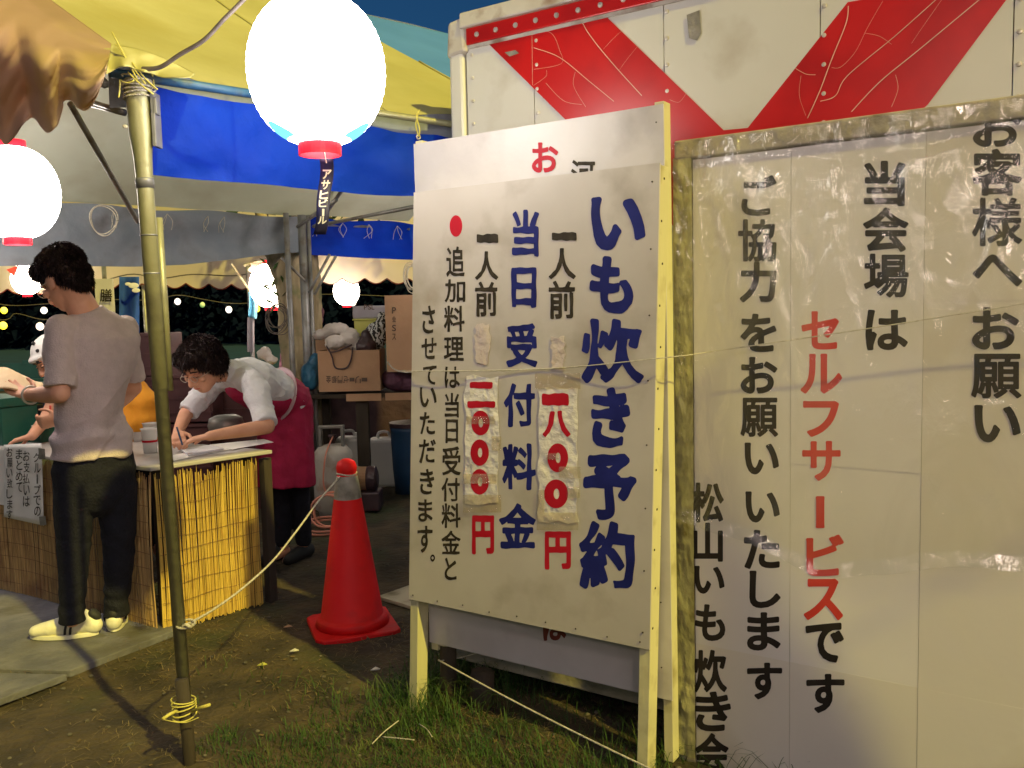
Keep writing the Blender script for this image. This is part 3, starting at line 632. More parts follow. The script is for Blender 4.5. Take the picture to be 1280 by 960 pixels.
# clear film, wrinkled, over the upper part down to a sagging hem
def filmfn(u, v):
    s_ = cs0-.01+(cs1-cs0)*u; hem = .78-.10*math.sin((s_-cs0)*3.3)+.05*nz((s_*4, 0, 0), 1)
    z_ = hem+(zC-.01-hem)*v; q = V((s_, z_, 0))
    wr = .004*abs(nz(q+V((0, 0, 3)), 5))+.010*max(0, nz(V((s_*3.2, z_*.7, 1)), 1.6))+.006*max(0, nz(V((s_*9, z_*5, 7)), 1))
    wr += .026*max(0, 1-abs((z_-hem)/.04))*(.4+.6*abs(nz((s_*8, 0, 2), 1)))
    wr += .010*math.exp(-((s_-cs0-.18-.25*(zC-z_))/.02)**2)*(1 if z_ > 1.2 else .3)
    tl_ = max(0, 1-(s_-cs0)/.8)*max(0, 1-(zC-z_)/.55); wr += tl_*(.016*abs(nz((s_*13, z_*9, 5), 1))+.008*abs(nz((s_*34, z_*24, 5), 1)))
    wr += .010*max(0, .75-abs(nz((s_*2.2+z_*1.0, s_*7-z_*1.5, 5), 1))*7)*.5*min(1, max(0, z_-.8)*3)
    wr += .006*max(0, 1-abs(((s_-cs0)*5.3+nz((z_*1.3, 0, 0), 1)*.8) % 1-.5)*22)*min(1, max(0, z_-.9)*2.5)
    wr += .012*math.exp(-((zC-z_-.09-.02*math.sin(s_*9))/.02)**2)*(.5+nz((s_*7, 1, 1), 1))
    return pl(s_, z_, DD-.014-wr)
o = MB().grid(filmfn, 260, 170).build('plastic_film', 'film', rootC, smooth=True)
# yellowed wrinkled tape up the left edge
# unseen slanted cloth added out of frame to cast shade across the banner
nb = thing('shade_cloth', 'unseen slanted white cloth on a pole, added out of frame to shade the banner board', 'banner', V((1.86, 1.16, 0)))
pa_, pb_ = V((1.86, 1.16, 0)), V((1.56, 1.44, 2.6))
MB().tube([pa_, pb_], .018, 10).build('pole', 'polegrey', nb, smooth=True)
def nbf(u, v): q = pa_.lerp(pb_, .40+.52*v); return q+V((.30*u*(1-.6*v), -.12*u+.03*math.sin(u*6+v*5), .05*math.sin(v*4)*u))
MB().grid(nbf, 16, 40).build('cloth', 'whitecloth', nb, smooth=True)
def tapefn(u, v):
    z_ = .02+(zC-.07)*v; s_ = cs0-.004+.058*u
    return pl(s_, z_, DD-.008-.007*abs(nz((s_*30, z_*13, 0), 1))-.006*max(0, nz((s_*8, z_*30, 4), 1)))
MB().grid(tapefn, 12, 260).build('edge_tape', 'filmyellow', rootC, smooth=True)

# ================================================================== MAIN TENT
ZE = 2.15
E0 = atz(130, 92, ZE); E1 = atz(565, 157, ZE)
ed = (E1-E0); ed.z = 0; ed.normalize(); en = V((-ed.y, ed.x, 0))
E2 = E0+ed*3.4
ZR = 3.12; HALF = 1.66
tent = thing('festival_tent', 'pipe framed tent with yellow and pale blue canopy above the reed table', 'tent', V((E0.x, E0.y, 0)))
def roof_pt(s_, t_, side=0): # t 0 eave -> 1 ridge -> 2 back eave
    z_ = ZE+.02+(ZR-ZE)*(t_ if t_ <= 1 else 2-t_); return E0+ed*s_+en*HALF*t_+V((0, 0, z_-E0.z))
RN = ed.cross((en*HALF+V((0, 0, ZR-ZE))).normalized()).normalized()
if RN.z < 0: RN = -RN
def onroof(px, py):
    r = ray(px, py); p0 = roof_pt(0, 0); return EYE+r*((p0-EYE).dot(RN)/r.dot(RN))
def st(p): q = p-roof_pt(0, 0); return q.dot(ed), q.dot(en)/HALF
sa, ta = st(onroof(470, 45)); sb, tb = st(onroof(567, 97))
# boundary line between yellow and cyan cloth, in (s,t)
def bound(s_): return tb+(s_-sb)*(tb-ta)/(sb-sa)
SL = 3.4
hs1, ht1 = st(onroof(60, -4)); hs0, ht0 = st(onroof(141, 60))
def hipS(t_): return -.10+hs0+(t_-ht0)*(hs1-hs0)/(ht1-ht0)
def yfn(u, v):
    s0_ = max(-2.6, hipS(v)); s_ = s0_+(SL-s0_)*u; top = min(1.0, max(.05, bound(s_))); t_ = .012+(top-.012)*v
    sagz = -.035*math.sin(math.pi*min(1, max(0, t_)))*(.6+.4*math.sin(s_*2.3)); up_ = .012
    fold = .014*nz((s_*2.5, t_*1.2, 0), 1)+.016*math.exp(-max(0, t_)*9)*math.sin(s_*11+1.5*nz((s_, 0, 0), 1))
    return roof_pt(s_, t_)+RN*(sagz+fold)
MB().grid(yfn, 130, 40).build('canopy_panel', 'yellowcloth', tent, smooth=True, label='yellow canvas of the front slope')
for us in (.30, .55, .80):
    MB().tube([yfn(us+.001*math.sin(k), k/24)+RN*.004 for k in range(25)], .0045, 6).build('seam', 'yellowcloth', tent, smooth=True)
def cfn(u, v):
    s_ = -1.2+(SL+1.2)*u; lo_ = min(1.0, max(.05, bound(s_))); t_ = lo_+(1.0-lo_)*v
    sagz = -.035*math.sin(math.pi*min(1, max(0, t_)))*(.6+.4*math.sin(s_*2.3)); return roof_pt(s_, t_)+RN*(sagz+.014*nz((s_*2.5, t_*1.2, 0), 1))
s_cy = sb-(tb-1)*(sb-sa)/(tb-ta)
def cfn2(u, v): return cfn((s_cy+1.2)/(SL+1.2)+(1-(s_cy+1.2)/(SL+1.2))*u, v)
MB().grid(cfn2, 60, 16).build('canopy_panel', 'cyancloth', tent, smooth=True, label='pale blue canvas near the ridge')
def bfn(u, v):
    s_ = -1.2+(SL+1.2)*u; t_ = 1+v; return roof_pt(s_, t_)-V((0, 0, .03*math.sin(math.pi*v)*(.7+.3*math.sin(s_*3))))+V((0, 0, .01*nz((s_*2, t_*3, 0), 1)))
MB().grid(bfn, 70, 26).build('canopy_panel', 'greycloth', tent, smooth=True, label='greyish canvas of the rear slope')
# hem under the front edge
def hem(u, v):
    s_ = hipS(0)+(SL-hipS(0))*u; return yfn(u, 0)+V((0, 0, .002-.13*v))+en*(.004+.006*v+.006*math.sin(s_*13)*v)
MB().grid(hem, 120, 4).build('canopy_hem', 'slatecloth', tent, smooth=True)
def pipe(a, b, r, m, root=tent, name='pipe', n=10, label=None): return MB().tube([a, b], r, n).build(name, m, root, smooth=True, label=label)
P0 = E0-ed*.06-V((0, 0, .0)); P1 = E0+ed*1.62
PF = -en*.022
pipe(E0+ed*.01+PF, E0+ed*.72+PF, .0145, 'bluepipe', name='eave_pipe', label='blue painted eave pipe'); pipe(E0+ed*.70+PF, E0+ed*SL+PF, .0125, 'pole', name='eave_pipe')
ridge0 = roof_pt(-.5, 1)-V((0, 0, .05)); pipe(ridge0, roof_pt(SL, 1)-V((0, 0, .05)), .017, 'polegrey', name='ridge_pipe')
b0, b1 = roof_pt(-1.2, 2)-V((0, 0, .06)), roof_pt(SL, 2)-V((0, 0, .06))
pipe(b0, b1, .017, 'polegrey', name='eave_pipe')
for s_ in (.0, 2.55): pipe(roof_pt(s_, 0)-V((0, 0, .05)), roof_pt(s_, 1)-V((0, 0, .06)), .014, 'polegrey', name='rafter'); pipe(roof_pt(s_, 2)-V((0, 0, .07)), roof_pt(s_, 1)-V((0, 0, .07)), .014, 'polegrey', name='rafter')
# brace seen under the tan flap and interior struts
pipe(at(88, 130, 3.1), at(172, 277, 3.9), .011, 'polegrey', name='brace'); pipe(at(113, 127, 2.9), at(156, 140, 2.78), .008, 'polegrey', name='brace')
pipe(at(112, 131, 2.92), at(156, 143, 2.80), .006, 'polegrey', name='brace')
pipe(at(392, 283, 6.4), at(520, 258, 5.2), .012, 'polegrey', name='brace'); pipe(at(372, 283, 6.4), at(420, 250, 5.6), .014, 'polegrey', name='brace')
# rear posts and scissor braces
def post(px, Y, z1, r=.018, m='polegrey', name='tent_pole'):
    p = V(((px-640)/1107*Y, Y, 0)); return pipe(p, p+V((0, 0, z1)), r, m, name=name)
post(366, 6.45, 2.15, .02); post(385, 6.6, 2.15, .030); post(393, 6.62, 2.15, .016)
for a, b in (((386, 366, 6.5), (412, 318, 6.6)), ((393, 368, 6.5), (420, 320, 6.6)), ((352, 322, 6.5), (382, 352, 6.5))): pipe(at(*a), at(*b), .010, 'polegrey', name='brace')
# front corner pole: wide sleeve, tapering to the pole, second thin pole and lashings
tp = at(172, 112, 2.72); bp = at(232, 886, 2.72)
ax = (bp-tp).normalized(); Lp = (bp-tp).length
g = MB(); g.tube([tp-ax*.03, tp+ax*.0, tp+ax*.13, tp+ax*.20, tp+ax*.27, tp+ax*.9, tp+ax*.901, tp+ax*Lp], [.034, .0345, .034, .027, .0245, .0235, .020, .0195], 20); g.build('tent_pole', 'pole', tent, smooth=True, label='thick pale steel corner pole with a wide top sleeve')
g = MB(); g.tube([tp+ax*.262, tp+ax*.27, tp+ax*.292], [.0265, .0275, .0265], 20); g.tube([tp+ax*.43, tp+ax*.435], [.0255, .0255], 20); g.tube([tp+ax*.545, tp+ax*.55], [.0245, .0245], 20)
g.build('pole_collar', 'polegrey', tent, smooth=True, kind='stuff')
g = MB(); g.box(tp+ax*.09+V((.045, .01, 0)), (.012, .05, .16)); g.box(tp+ax*.05+V((.052, .0, 0)), (.012, .03, .05)); g.build('sleeve_plate', 'polegrey', tent, bevel=.002)
g = MB(); g.lathe(tp+ax*.115+V((-.030, -.032, 0)), [(.006, 0), (.006, .006), (.002, .008)], 8, V((1, 0, 0)), V((0, 0, 1)), V((-.5, -.86, 0))); g.build('bolt', 'rivet', tent)
pipe(at(198, 272, 2.82), at(212, 488, 2.84), .0125, 'pole', name='tent_pole', label='thin short pole lashed beside the corner pole')
g = MB()
for k in range(6):
    c = tp+ax*(-.03+.011*k)+V((.0, 0, 0)); a_ = random.uniform(-.4, .4)
    pts = [c+V((math.cos(t)*.041, math.sin(t)*.041, math.cos(t+a_)*.012*a_*3)) for t in [2*math.pi*i/14 for i in range(15)]]; g.tube(pts, .0028, 5)
g.build('lashing', 'rope', tent, smooth=True)
g = MB()
for k, (a, b) in enumerate([((140, 40), (172, 100)), ((145, 55), (182, 105)), ((160, 90), (192, 118)), ((165, 78), (197, 112)), ((168, 100), (150, 100)), ((150, 100), (148, 122))]):
    g.tube(sag(at(*a, 2.66), at(*b, 2.66), .005*k*.4, 6), .0024, 5)
g.build('lashing_twine', 'yellowtwine', tent, smooth=True)
# stake at the pole foot
sp = V((bp.x+.012, bp.y, 0)); 
o = MB().tube([V((bp.x+.014, bp.y-.02, -.2)), V((bp.x+.010, bp.y-.02, .1)), V((bp.x+.004, bp.y-.03, .29))], [.019, .020, .021], 10).build('ground_stake', 'darkwood', smooth=True)
tag(o, 'dark iron stake driven into the grass at the foot of the corner pole', 'stake')
g = MB()
for k in range(5):
    c = bp-ax*(.012*k-.012)-V((0, .012, 0)); g.tube([c+V((math.cos(t)*.036, math.sin(t)*.042, .006*math.sin(t*1.0+k))) for t in [2*math.pi*i/16 for i in range(17)]], .0026, 5)
g.tube([at(222, 888, 2.68), at(212, 893, 2.66), at(203, 899, 2.64)], .0055, 6); g.tube([at(240, 889, 2.68), at(252, 884, 2.66), at(262, 881, 2.64)], .0055, 6)
g.tube(catmull([at(203, 899, 2.64), at(216, 902, 2.62), at(232, 903, 2.64), at(248, 897, 2.64)]), .0016, 5)
tag(g.build('twine_knot', 'yellowtwine', smooth=True), 'knotted yellow twine lashing the pole foot to its dark stake', 'twine')

# blue tarp strip hung along the front eave
def tarp(u, v):
    px_ = 188+(580-188)*u
    s0_ = (atz(188, 112, 2.1)-E0).dot(ed); s_ = s0_+(1.75-s0_)*u
    top = ZE-.012-.018*math.sin(u*3.0)-.03*u; h = .275-.05*u
    return E0+ed*s_+en*(-.02+.016*math.sin(s_*9)*v+.022*nz((s_*5, v*2.4, 0), 1)+.008*nz((s_*16, v*5, 0), 1))+V((0, 0, top-E0.z-h*v-.012*abs(math.sin(u*14))*(1-v)))
o = MB().grid(tarp, 90, 12).build('tarp_strip', 'bluecloth', smooth=True); tag(o, 'bright blue tarp strip hung on eyelets under the front eave pipe', 'tarp')
g = MB(); g2 = MB()
for u in (.02, .30, .62, .93):
    p = V(tarp(u, .05))-en*.012; pts = [p+ed*.008*math.cos(t)+V((0, 0, .008*math.sin(t))) for t in [2*math.pi*i/10 for i in range(11)]]; g.tube(pts, .003, 6)
    g2.tube(catmull([p-en*.004, p+V((.006, -.01, .03)), p+V((-.004, -.012, .075)), p+V((.008, 0, .10))]), .003, 6); g2.tube(catmull([p-en*.004, p+V((-.008, -.01, .04)), p+V((.004, -.012, .09))]), .0026, 6)
eo = g.build('eyelet', 'rivet', o, smooth=True)
tag(g2.build('tie_string', 'yellowtwine', smooth=True), 'yellow strings tying the blue tarp strip to the eave pipe', 'string', None, 'stuff')

# rear valances
def BE(px): # s along rear eave where the sight line at px crosses it
    k = (px-640)/1107; o_ = roof_pt(0, 2); return (k*o_.y-o_.x)/(ed.x-k*ed.y)
def valance(pxa, pxb, pts, m, name, label, n=80):
    sA, sB = BE(pxa), BE(pxb)
    def fn(u, v):
        s_ = sA+(sB-sA)*u; o_ = roof_pt(s_, 2); zt_ = ZE+.012-.02*math.sin(u*9)**2
        for (u0, z0), (u1, z1) in zip(pts[:-1], pts[1:]):
            if u0 <= u <= u1: zb_ = z0+(z1-z0)*(u-u0)/(u1-u0+1e-9)
        zz = zt_+(zb_-zt_)*v; return V((o_.x, o_.y, zz))-en*(.03+.02*math.sin(v*5+s_)+.035*nz((s_*3.5, v*2.2, 0), 1)+.02*math.sin(s_*7+v*3)*v)
    return MB().grid(fn, n, 12).build(name, m, tent, smooth=True, label=label)
valance(-60, 385, [(0, 1.75), (.18, 1.76), (.47, 1.765), (.6, 1.78), (.77, 1.83), (.9, 1.875), (1, 1.89)], 'slatecloth', 'rear_valance', 'slate grey rolled valance')
valance(386, 640, [(0, 1.87), (.4, 1.85), (1, 1.85)], 'bluecloth', 'rear_valance', 'blue valance to the right of the tree')
g = MB()
for px_ in (150, 215, 265, 285, 400, 430, 462, 497):
    o_ = roof_pt(BE(px_), 2)-en*.07+V((0, 0, -.05))
    for q in range(3): g.tube(catmull([o_, o_+V((random.uniform(-.04, .04), -.01, -.05)), o_+V((random.uniform(-.05, .05), -.01, -.11))]), .0018, 5)
g.build('tie_strings', 'rope', tent, kind='stuff')

# tan canopy flap of the neighbouring tent, top left
bot = [(129, 97), (124, 115), (116, 131), (106, 139), (97, 134), (90, 126), (80, 127), (76, 141), (70, 158), (61, 166), (53, 160), (46, 150), (38, 147), (28, 157), (18, 172), (8, 181), (1, 174), (-8, 170), (-24, 184), (-40, 200), (-60, 196), (-80, 214)]
top_ = [(142, 58), (60, -2), (-10, -55), (-90, -115)]
bt = catmull([V((x, y, 0)) for x, y in bot], 5); tt = catmull([V((x, y, 0)) for x, y in top_], 10)
def flap(u, v):
    i = u*(len(bt)-1); a = bt[int(i)].lerp(bt[min(int(i)+1, len(bt)-1)], i % 1); j = u*(len(tt)-1); b = tt[int(j)].lerp(tt[min(int(j)+1, len(tt)-1)], j % 1)
    q = a.lerp(b, v); Y0 = 2.61+.0040*max(-10, 128-q.x)+.020*math.sin(u*26)*(1-v)**2+.012*math.sin(u*57+1)*(1-v)**3; Y1 = onroof(q.x, q.y).y; k = min(1, v*1.15); k = k*k*(3-2*k); Y = Y0*(1-k)+Y1*k+(.050*nz((u*2.4+v*4.5, v*1.2, 0), 1)+.022*nz((u*9+v*9, v*1.6, 4), 1)+.008*nz((u*22+v*24, v*3, 4), 1))*min(1, (1-v)*5)
    return at(q.x, q.y, Y)
o = MB().grid(flap, 150, 44).build('canopy_flap', 'tancloth', smooth=True); tag(o, 'tan canvas flap with a wavy lower edge at the top left above the left lantern', 'canopy'); o.modifiers.new('s', 'SOLIDIFY').thickness = .003
# loops of wire under rear eave
def loopwire(c, r, n, m, name, label, sx=.9, seed=0, cat='wire'):
    rnd = random.Random(seed); g = MB()
    for k in range(n):
        rr = r*(1+rnd.uniform(-.18, .12)); off = V((rnd.uniform(-.02, .02), rnd.uniform(-.02, .02), rnd.uniform(-.03, .02)))
        g.tube([c+off+V((sx*rr*math.cos(t), .02*math.sin(t*2+k), rr*math.sin(t))) for t in [2*math.pi*i/24 for i in range(25)]], .0035, 5)
    return tag(g.build(name, m, smooth=True), label, cat)
loopwire(at(128, 272, 5.3), .085, 2, 'rope', 'wire_loop', 'thin white wire loop hanging under the rear eave above the man')
loopwire(at(516, 346, 7.0), .10, 7, 'rope', 'rope_coil', 'coil of white rope hanging just left of the notice board', .55, 3, 'rope')
loopwire(at(347, 397, 6.55), .10, 6, 'cable', 'cable_coil', 'bunch of pale cable loops hanging on the tree trunk', .8, 4, 'cable')
# overhead cable to the top right
o = MB().tube(catmull([at(178, 86, 2.66), at(200, 84, 2.65), at(225, 68, 2.63), at(255, 50, 2.6), at(280, 24, 2.57), at(306, -2, 2.55), at(360, -60, 2.5)]), .0065, 6).build('power_cable', 'cable', smooth=True); tag(o, 'dark cable running up from the corner pole past the big lantern', 'cable')

# ================================================================== LANTERNS
def lantern(c, R, glowm, name, label, mark=None, ribbonit=False, cyan=False, squash=1.1, capr=.30, n=40, group=None):
    root = thing(name, label, 'lantern', c, group)
    t0_ = .08; prof = []; rings = 22
    for i in range(rings+1):
        t = math.pi*(t0_+(1-2*t0_)*i/rings); r_ = R*math.sin(t)**.85; z_ = -R*squash*math.cos(t)
        prof.append((r_, z_))
        if i < rings: t2 = math.pi*(t0_+(1-2*t0_)*(i+.5)/rings); prof.append((R*math.sin(t2)**.85*1.012, -R*squash*math.cos(t2)))
    ztp, zbt = prof[-1][1], prof[0][1]; rc = prof[0][0]
    MB().lathe(V(c), prof, n).build('paper_shade', glowm, root, smooth=True)
    for s_, z_ in ((1, ztp), (-1, zbt)):
        MB().lathe(V(c)+V((0, 0, z_)), [(rc*.99, -.002*s_), (rc*1.03, s_*.0), (rc*1.03, s_*R*.17), (rc*.97, s_*R*.17), (rc*.97, s_*.0)], 28, cap=False).build('rim', 'lredcap', root)
    if cyan:
        for a0_ in (math.radians(182), math.radians(330)):
            def cy(u, v): a_ = a0_+math.radians(52)*u; t = math.pi*(.13+(.03+.085*math.sin(math.pi*u))*v); rr = R*1.018*math.sin(t)**.85; return V(c)+V((rr*math.cos(a_), rr*math.sin(a_), -R*squash*math.cos(t)))
            MB().grid(cy, 16, 4).build('painted_band', 'lcyan', root, smooth=True)
    if mark:
        for k in range(4):
            a_ = k*math.pi/2+.75; m = 'lredmark' if k % 2 else 'lbluemark'; g = MB()
            for z_ in (.66, -.66):
                g = MB()
                def q(da, zz): rr = R*1.04*math.sin(math.acos(zz))**.85; return V(c)+V((rr*math.cos(a_+da), rr*math.sin(a_+da), R*squash*zz))
                g.add([q(-.28, z_), q(.28, z_), q(0, z_*.70)], [(0, 1, 2)])
                g.build('triangle_mark', m, root)
    return root
Lb = at(396, 88, 2.5)
LBR = lantern(Lb, .186, 'g_big', 'paper_lantern', 'largest glowing round white lantern, hung above the blue tarp strip', cyan=True)
Ll = at(18, 241, 4.1)
LLR = lantern(Ll, .190, 'g_left', 'paper_lantern', 'big glowing white lantern with red rims at the left edge of the photo')
LF1 = lantern(at(33, 349, 8.6), .135, 'g_far', 'paper_lantern', 'small glowing lantern with blue triangles beside the man\'s forehead', mark=True, n=24)
LF2 = lantern(at(338, 357, 7.3), .165, 'g_far', 'paper_lantern', 'glowing lantern just left of the tree trunk', mark=True, n=24)
LF3 = lantern(at(433, 364, 9.3), .135, 'g_far', 'paper_lantern', 'small glowing lantern above the white bags', mark=True, n=24)
MB().tube([Lb+V((0, 0, .2)), Lb+V((0, .02, .75))], .0035, 6).build('cord', 'cable', LBR)
MB().tube([Ll+V((0, 0, .2)), Ll+V((0, .1, .75))], .0035, 6).build('cord', 'cable', LLR)
for px_, z_, Y, lr in ((33, 336, 8.6, LF1), (338, 340, 7.3, LF2), (433, 350, 9.3, LF3)):
    a = at(px_, z_, Y); MB().tube([a, V((a.x, a.y, 2.3))], .006, 5).build('cord', 'cable', lr)
# red pennant by the small left lantern
o = MB().prism([at(8, 337, 8.3), at(22, 332, 8.3), at(17, 345, 8.3)], V((0, .02, 0))).build('pennant', 'lredmark'); tag(o, 'small red triangular pennant beside the small left lantern', 'pennant')
# name ribbon under the big lantern
rb = thing('name_ribbon', 'narrow navy ribbon with white katakana hanging below the largest lantern', 'ribbon', at(406, 200, 2.5))
def rfn(u, v):
    y_ = 198+(293-198)*v; x_ = 408-9*v*v+1.2*math.sin(v*9)+(u-.5)*(17-1.5*v); return at(x_, y_, 2.5+.012*math.sin(v*6))
o = MB().grid(rfn, 3, 18).build('cloth', 'ribbon', rb, smooth=True); o.modifiers.new('s', 'SOLIDIFY').thickness = .002
g = MB(); ys_ = [211, 224, 237, 249, 261, 271, 281]
def rpl(x, y): v = (y-198)/95; xc = 408-9*v*v+1.2*math.sin(v*9); return at(xc+(x-408), y, 2.5+.012*math.sin(v*6)-.0035)
letters(g, [(c_, 402.5, a_, 413.5, b_-1.2) for c_, a_, b_ in (('ア', 212, 225), ('サ', 225, 238), ('ヒ', 238, 250), ('ビ', 249, 260))]+[('|', 407, 261, 410, 270), ('ル', 402.5, 270.5, 413.5, 280)], rpl, .03); g.build('lettering', 'whitepaint', rb)
o = MB().tube([at(405, 186, 2.5), at(408, 204, 2.498)], .0015, 5).build('thread', 'rope', rb)
# string of tiny far lanterns
pts = [(5, 388, 'g_yellow', 4.0), (4, 407, 'g_yellow', 4.6), (55, 388, 'g_white', 4.0), (50, 408, 'g_orange', 4.6), (185, 384, 'g_yellow', 4.2), (222, 377, 'g_white', 3.8), (253, 381, 'g_green', 3.2), (286, 387, 'g_white', 4.0), (321, 386, 'g_yellow', 4.0), (441, 378, 'g_orange', 4.2), (-30, 380, 'g_white', 4)]
desc = {0: 'yellow, leftmost of the upper row', 1: 'yellow, leftmost of the lower row', 2: 'white, left of the man\'s face', 3: 'white and red, lower row left of the man', 4: 'yellow, half behind the corner pole', 5: 'white, just right of the corner pole', 6: 'dim green one between two white ones', 7: 'white, above the woman\'s back', 8: 'yellow, beside the blue towel', 9: 'orange white one under the lantern above the bags', 10: 'white, beyond the left edge'}
for k, (x, y, m, r) in enumerate(pts):
    c = at(x, y, 24); R_ = r/1107*24
    t_ = thing('small_lantern', 'tiny far lantern on the string: '+desc[k], 'lantern', c, 'tiny lanterns strung far behind over the lawn')
    MB().ell(c, (R_, R_, R_*1.08), nu=12, nv=8).build('paper_shade', m, t_, smooth=True)
    MB().lathe(c+V((0, 0, R_)), [(R_*.3, 0), (R_*.3, R_*.25)], 8).build('rim', 'cable', t_)
P_ = [at(x, y-4, 24) for x, y in ((-60, 370), (5, 385), (55, 384), (110, 378), (185, 379), (222, 373), (253, 378), (286, 383), (321, 382), (400, 372), (520, 376))]
tag(MB().tube(catmull(P_), .012, 5).build('lantern_string', 'cable'), 'thin sagging wire carrying the tiny far lanterns', 'wire')
P_ = [at(x, y-4, 24) for x, y in ((-60, 398), (4, 404), (20, 396), (50, 403), (75, 402), (120, 394))]
tag(MB().tube(catmull(P_), .012, 5).build('lantern_string', 'cable'), 'lower thin wire of tiny far lanterns at the left', 'wire')
# lanterns strung behind the viewer (unseen, their glow raised as fill for the boards)
for k, (x, y, z_) in enumerate(((-1.2, -.9, 2.5), (.6, -.3, 2.55), (3.6, .6, 2.6), (2.4, -3.4, 2.6))):
    lantern(V((x, y, z_)), .2, 'g_fill', 'paper_lantern', 'unseen fill lantern strung behind the viewer, %s' % ('left end', 'above the viewer', 'beside the banner', 'farthest back')[k], n=20)
for x, y, z_, lb in ((-3.3, 4.7, 2.02, 'lantern inside the stall beyond the left edge of the photo'), (-.38, 6.3, 1.98, 'unseen lantern added behind the notice boards to light the boxes and tree trunk')): lantern(V((x, y, z_)), .18, 'g_stall', 'paper_lantern', lb, n=20)  # the one behind the boards is added to light boxes and trunk
tag(MB().tube([V((-3, -1.4, 3.2)), V((-1.2, -.9, 2.85)), V((.6, -.3, 2.9)), V((3.6, .6, 2.95)), V((5, .3, 3.3))], .006, 5).build('lantern_string', 'cable'), 'cord strung behind the viewer for the lanterns there', 'cord')

# ================================================================== WHITE TENT further back
wt = thing('white_tent', 'farther white tent with a scalloped red edged valance behind the blue and grey one', 'tent', V((-3, 9.2, 0)))
xa, xb, YW = -7.0, .1, 9.0
def wv(u, v):
    x = xa+(xb-xa)*u; sc_ = .055*abs(math.cos(math.pi*(x/.225))); zb_ = 1.70+.0*u+.015*math.sin(x*3)+.06-sc_*1.0
    return V((x, YW+.12*(x+3)*.0+.02*nz((x*3, v, 0), 1)+.015*math.sin(x*8)*v, 2.14+(zb_-2.14)*v))
o = MB().grid(wv, 420, 10).build('valance', 'whitecloth', wt, smooth=True)
g = MB(); g.tube([wv(i/420, 1)+V((0, -.004, -.003)) for i in range(421)], .006, 4); g.build('valance_trim', 'darkred', wt)
def wr(u, v): x = xa+(xb-xa)*u; return V((x, YW+3.2*v, 2.15+.85*(1-abs(2*v-1))))
MB().grid(wr, 20, 12).build('canopy', 'whitecloth', wt, smooth=True)
for x in (-6.2, -3.72, -3.50, -2.05, -.62): MB().tube([V((x, YW+.06, 0)), V((x, YW+.06, 2.14))], .022, 8).build('tent_pole', 'polegrey', wt, smooth=True)
for x in (-6.2, -3.72, -2.05, -.62):
    for sgn in (-1, 1): MB().tube([V((x, YW+.07, 1.72)), V((x+sgn*.32, YW+.07, 2.12))], .011, 6).build('brace', 'polegrey', wt, smooth=True)
MB().tube([V((xa, YW+.06, 2.13)), V((xb, YW+.06, 2.13))], .02, 8).build('eave_pipe', 'polegrey', wt)
o = MB().tube(catmull([at(100, 362, 8.5), at(160, 343, 8.5), at(200, 348, 8.6), at(240, 343, 8.6), at(300, 344, 8.6), at(350, 330, 8.6)]), .006, 5).build('slack_cable', 'cable'); tag(o, 'slack thin cable in front of the scalloped valance', 'cable')

# ================================================================== TREE
tr = thing('tree', 'rough barked tree trunk lashed with poles behind the stooping woman', 'tree', V(((378-640)/1107*6.98, 6.98, 0)))
tx = lambda px, z, Y=6.98: V(((px-640)/1107*Y, Y, z))
def trunkdisp(p, n): a = math.atan2(p.y-6.98, p.x+1.6); return .016*math.sin(a*9+2*nz((p.x, p.y, p.z), 2))+.022*nz((p.x*3, p.y*3, p.z*1.2), 3)+.008*nz(p, 22)
g = MB(); g.loft([tx(374, -.1), tx(376, .5), tx(378, 1.0), tx(377, 1.5), tx(374, 1.75)], [.20, .165, .155, .165, .17]); g.loft([tx(374, 1.55), tx(358, 1.72), tx(346, 1.95), tx(330, 2.3), tx(310, 2.7)], [.08, .07, .06, .05, .04]); g.loft([tx(382, 1.5), tx(386, 1.9), tx(388, 2.3), tx(390, 2.8)], [.10, .09, .08, .06])
blob('trunk', g, .018, 2, 'bark', tr, trunkdisp)
g = MB()
rnd = random.Random(5)
for k in range(700):
    a = rnd.uniform(0, 6.28); zc = rnd.uniform(2.35, 3.0); rr = rnd.uniform(0, .8); c = tx(375, zc)+V((rr*math.cos(a), 1.2+rr*math.sin(a), 0)); d = V((rnd.uniform(-1, 1), rnd.uniform(-1, 1), rnd.uniform(-1, .4))).normalized()*.11; b = d.orthogonal()*.35
    g.add([c, c+d*.5+b, c+d, c+d*.5-b], [(0, 1, 2, 3)])
for k in range(12):  # sprigs at the fork
    c = tx(350+rnd.uniform(-8, 12), 1.55+rnd.uniform(-.05, .28))-V((0, .12, 0)); d = V((rnd.uniform(-1, .2), rnd.uniform(-.4, .2), rnd.uniform(-.6, .4))).normalized()*.10; b = d.orthogonal().normalized()*.014
    g.add([c, c+d*.5+b, c+d, c+d*.5-b], [(0, 1, 2, 3)])
g.build('crown', 'grass', tr)

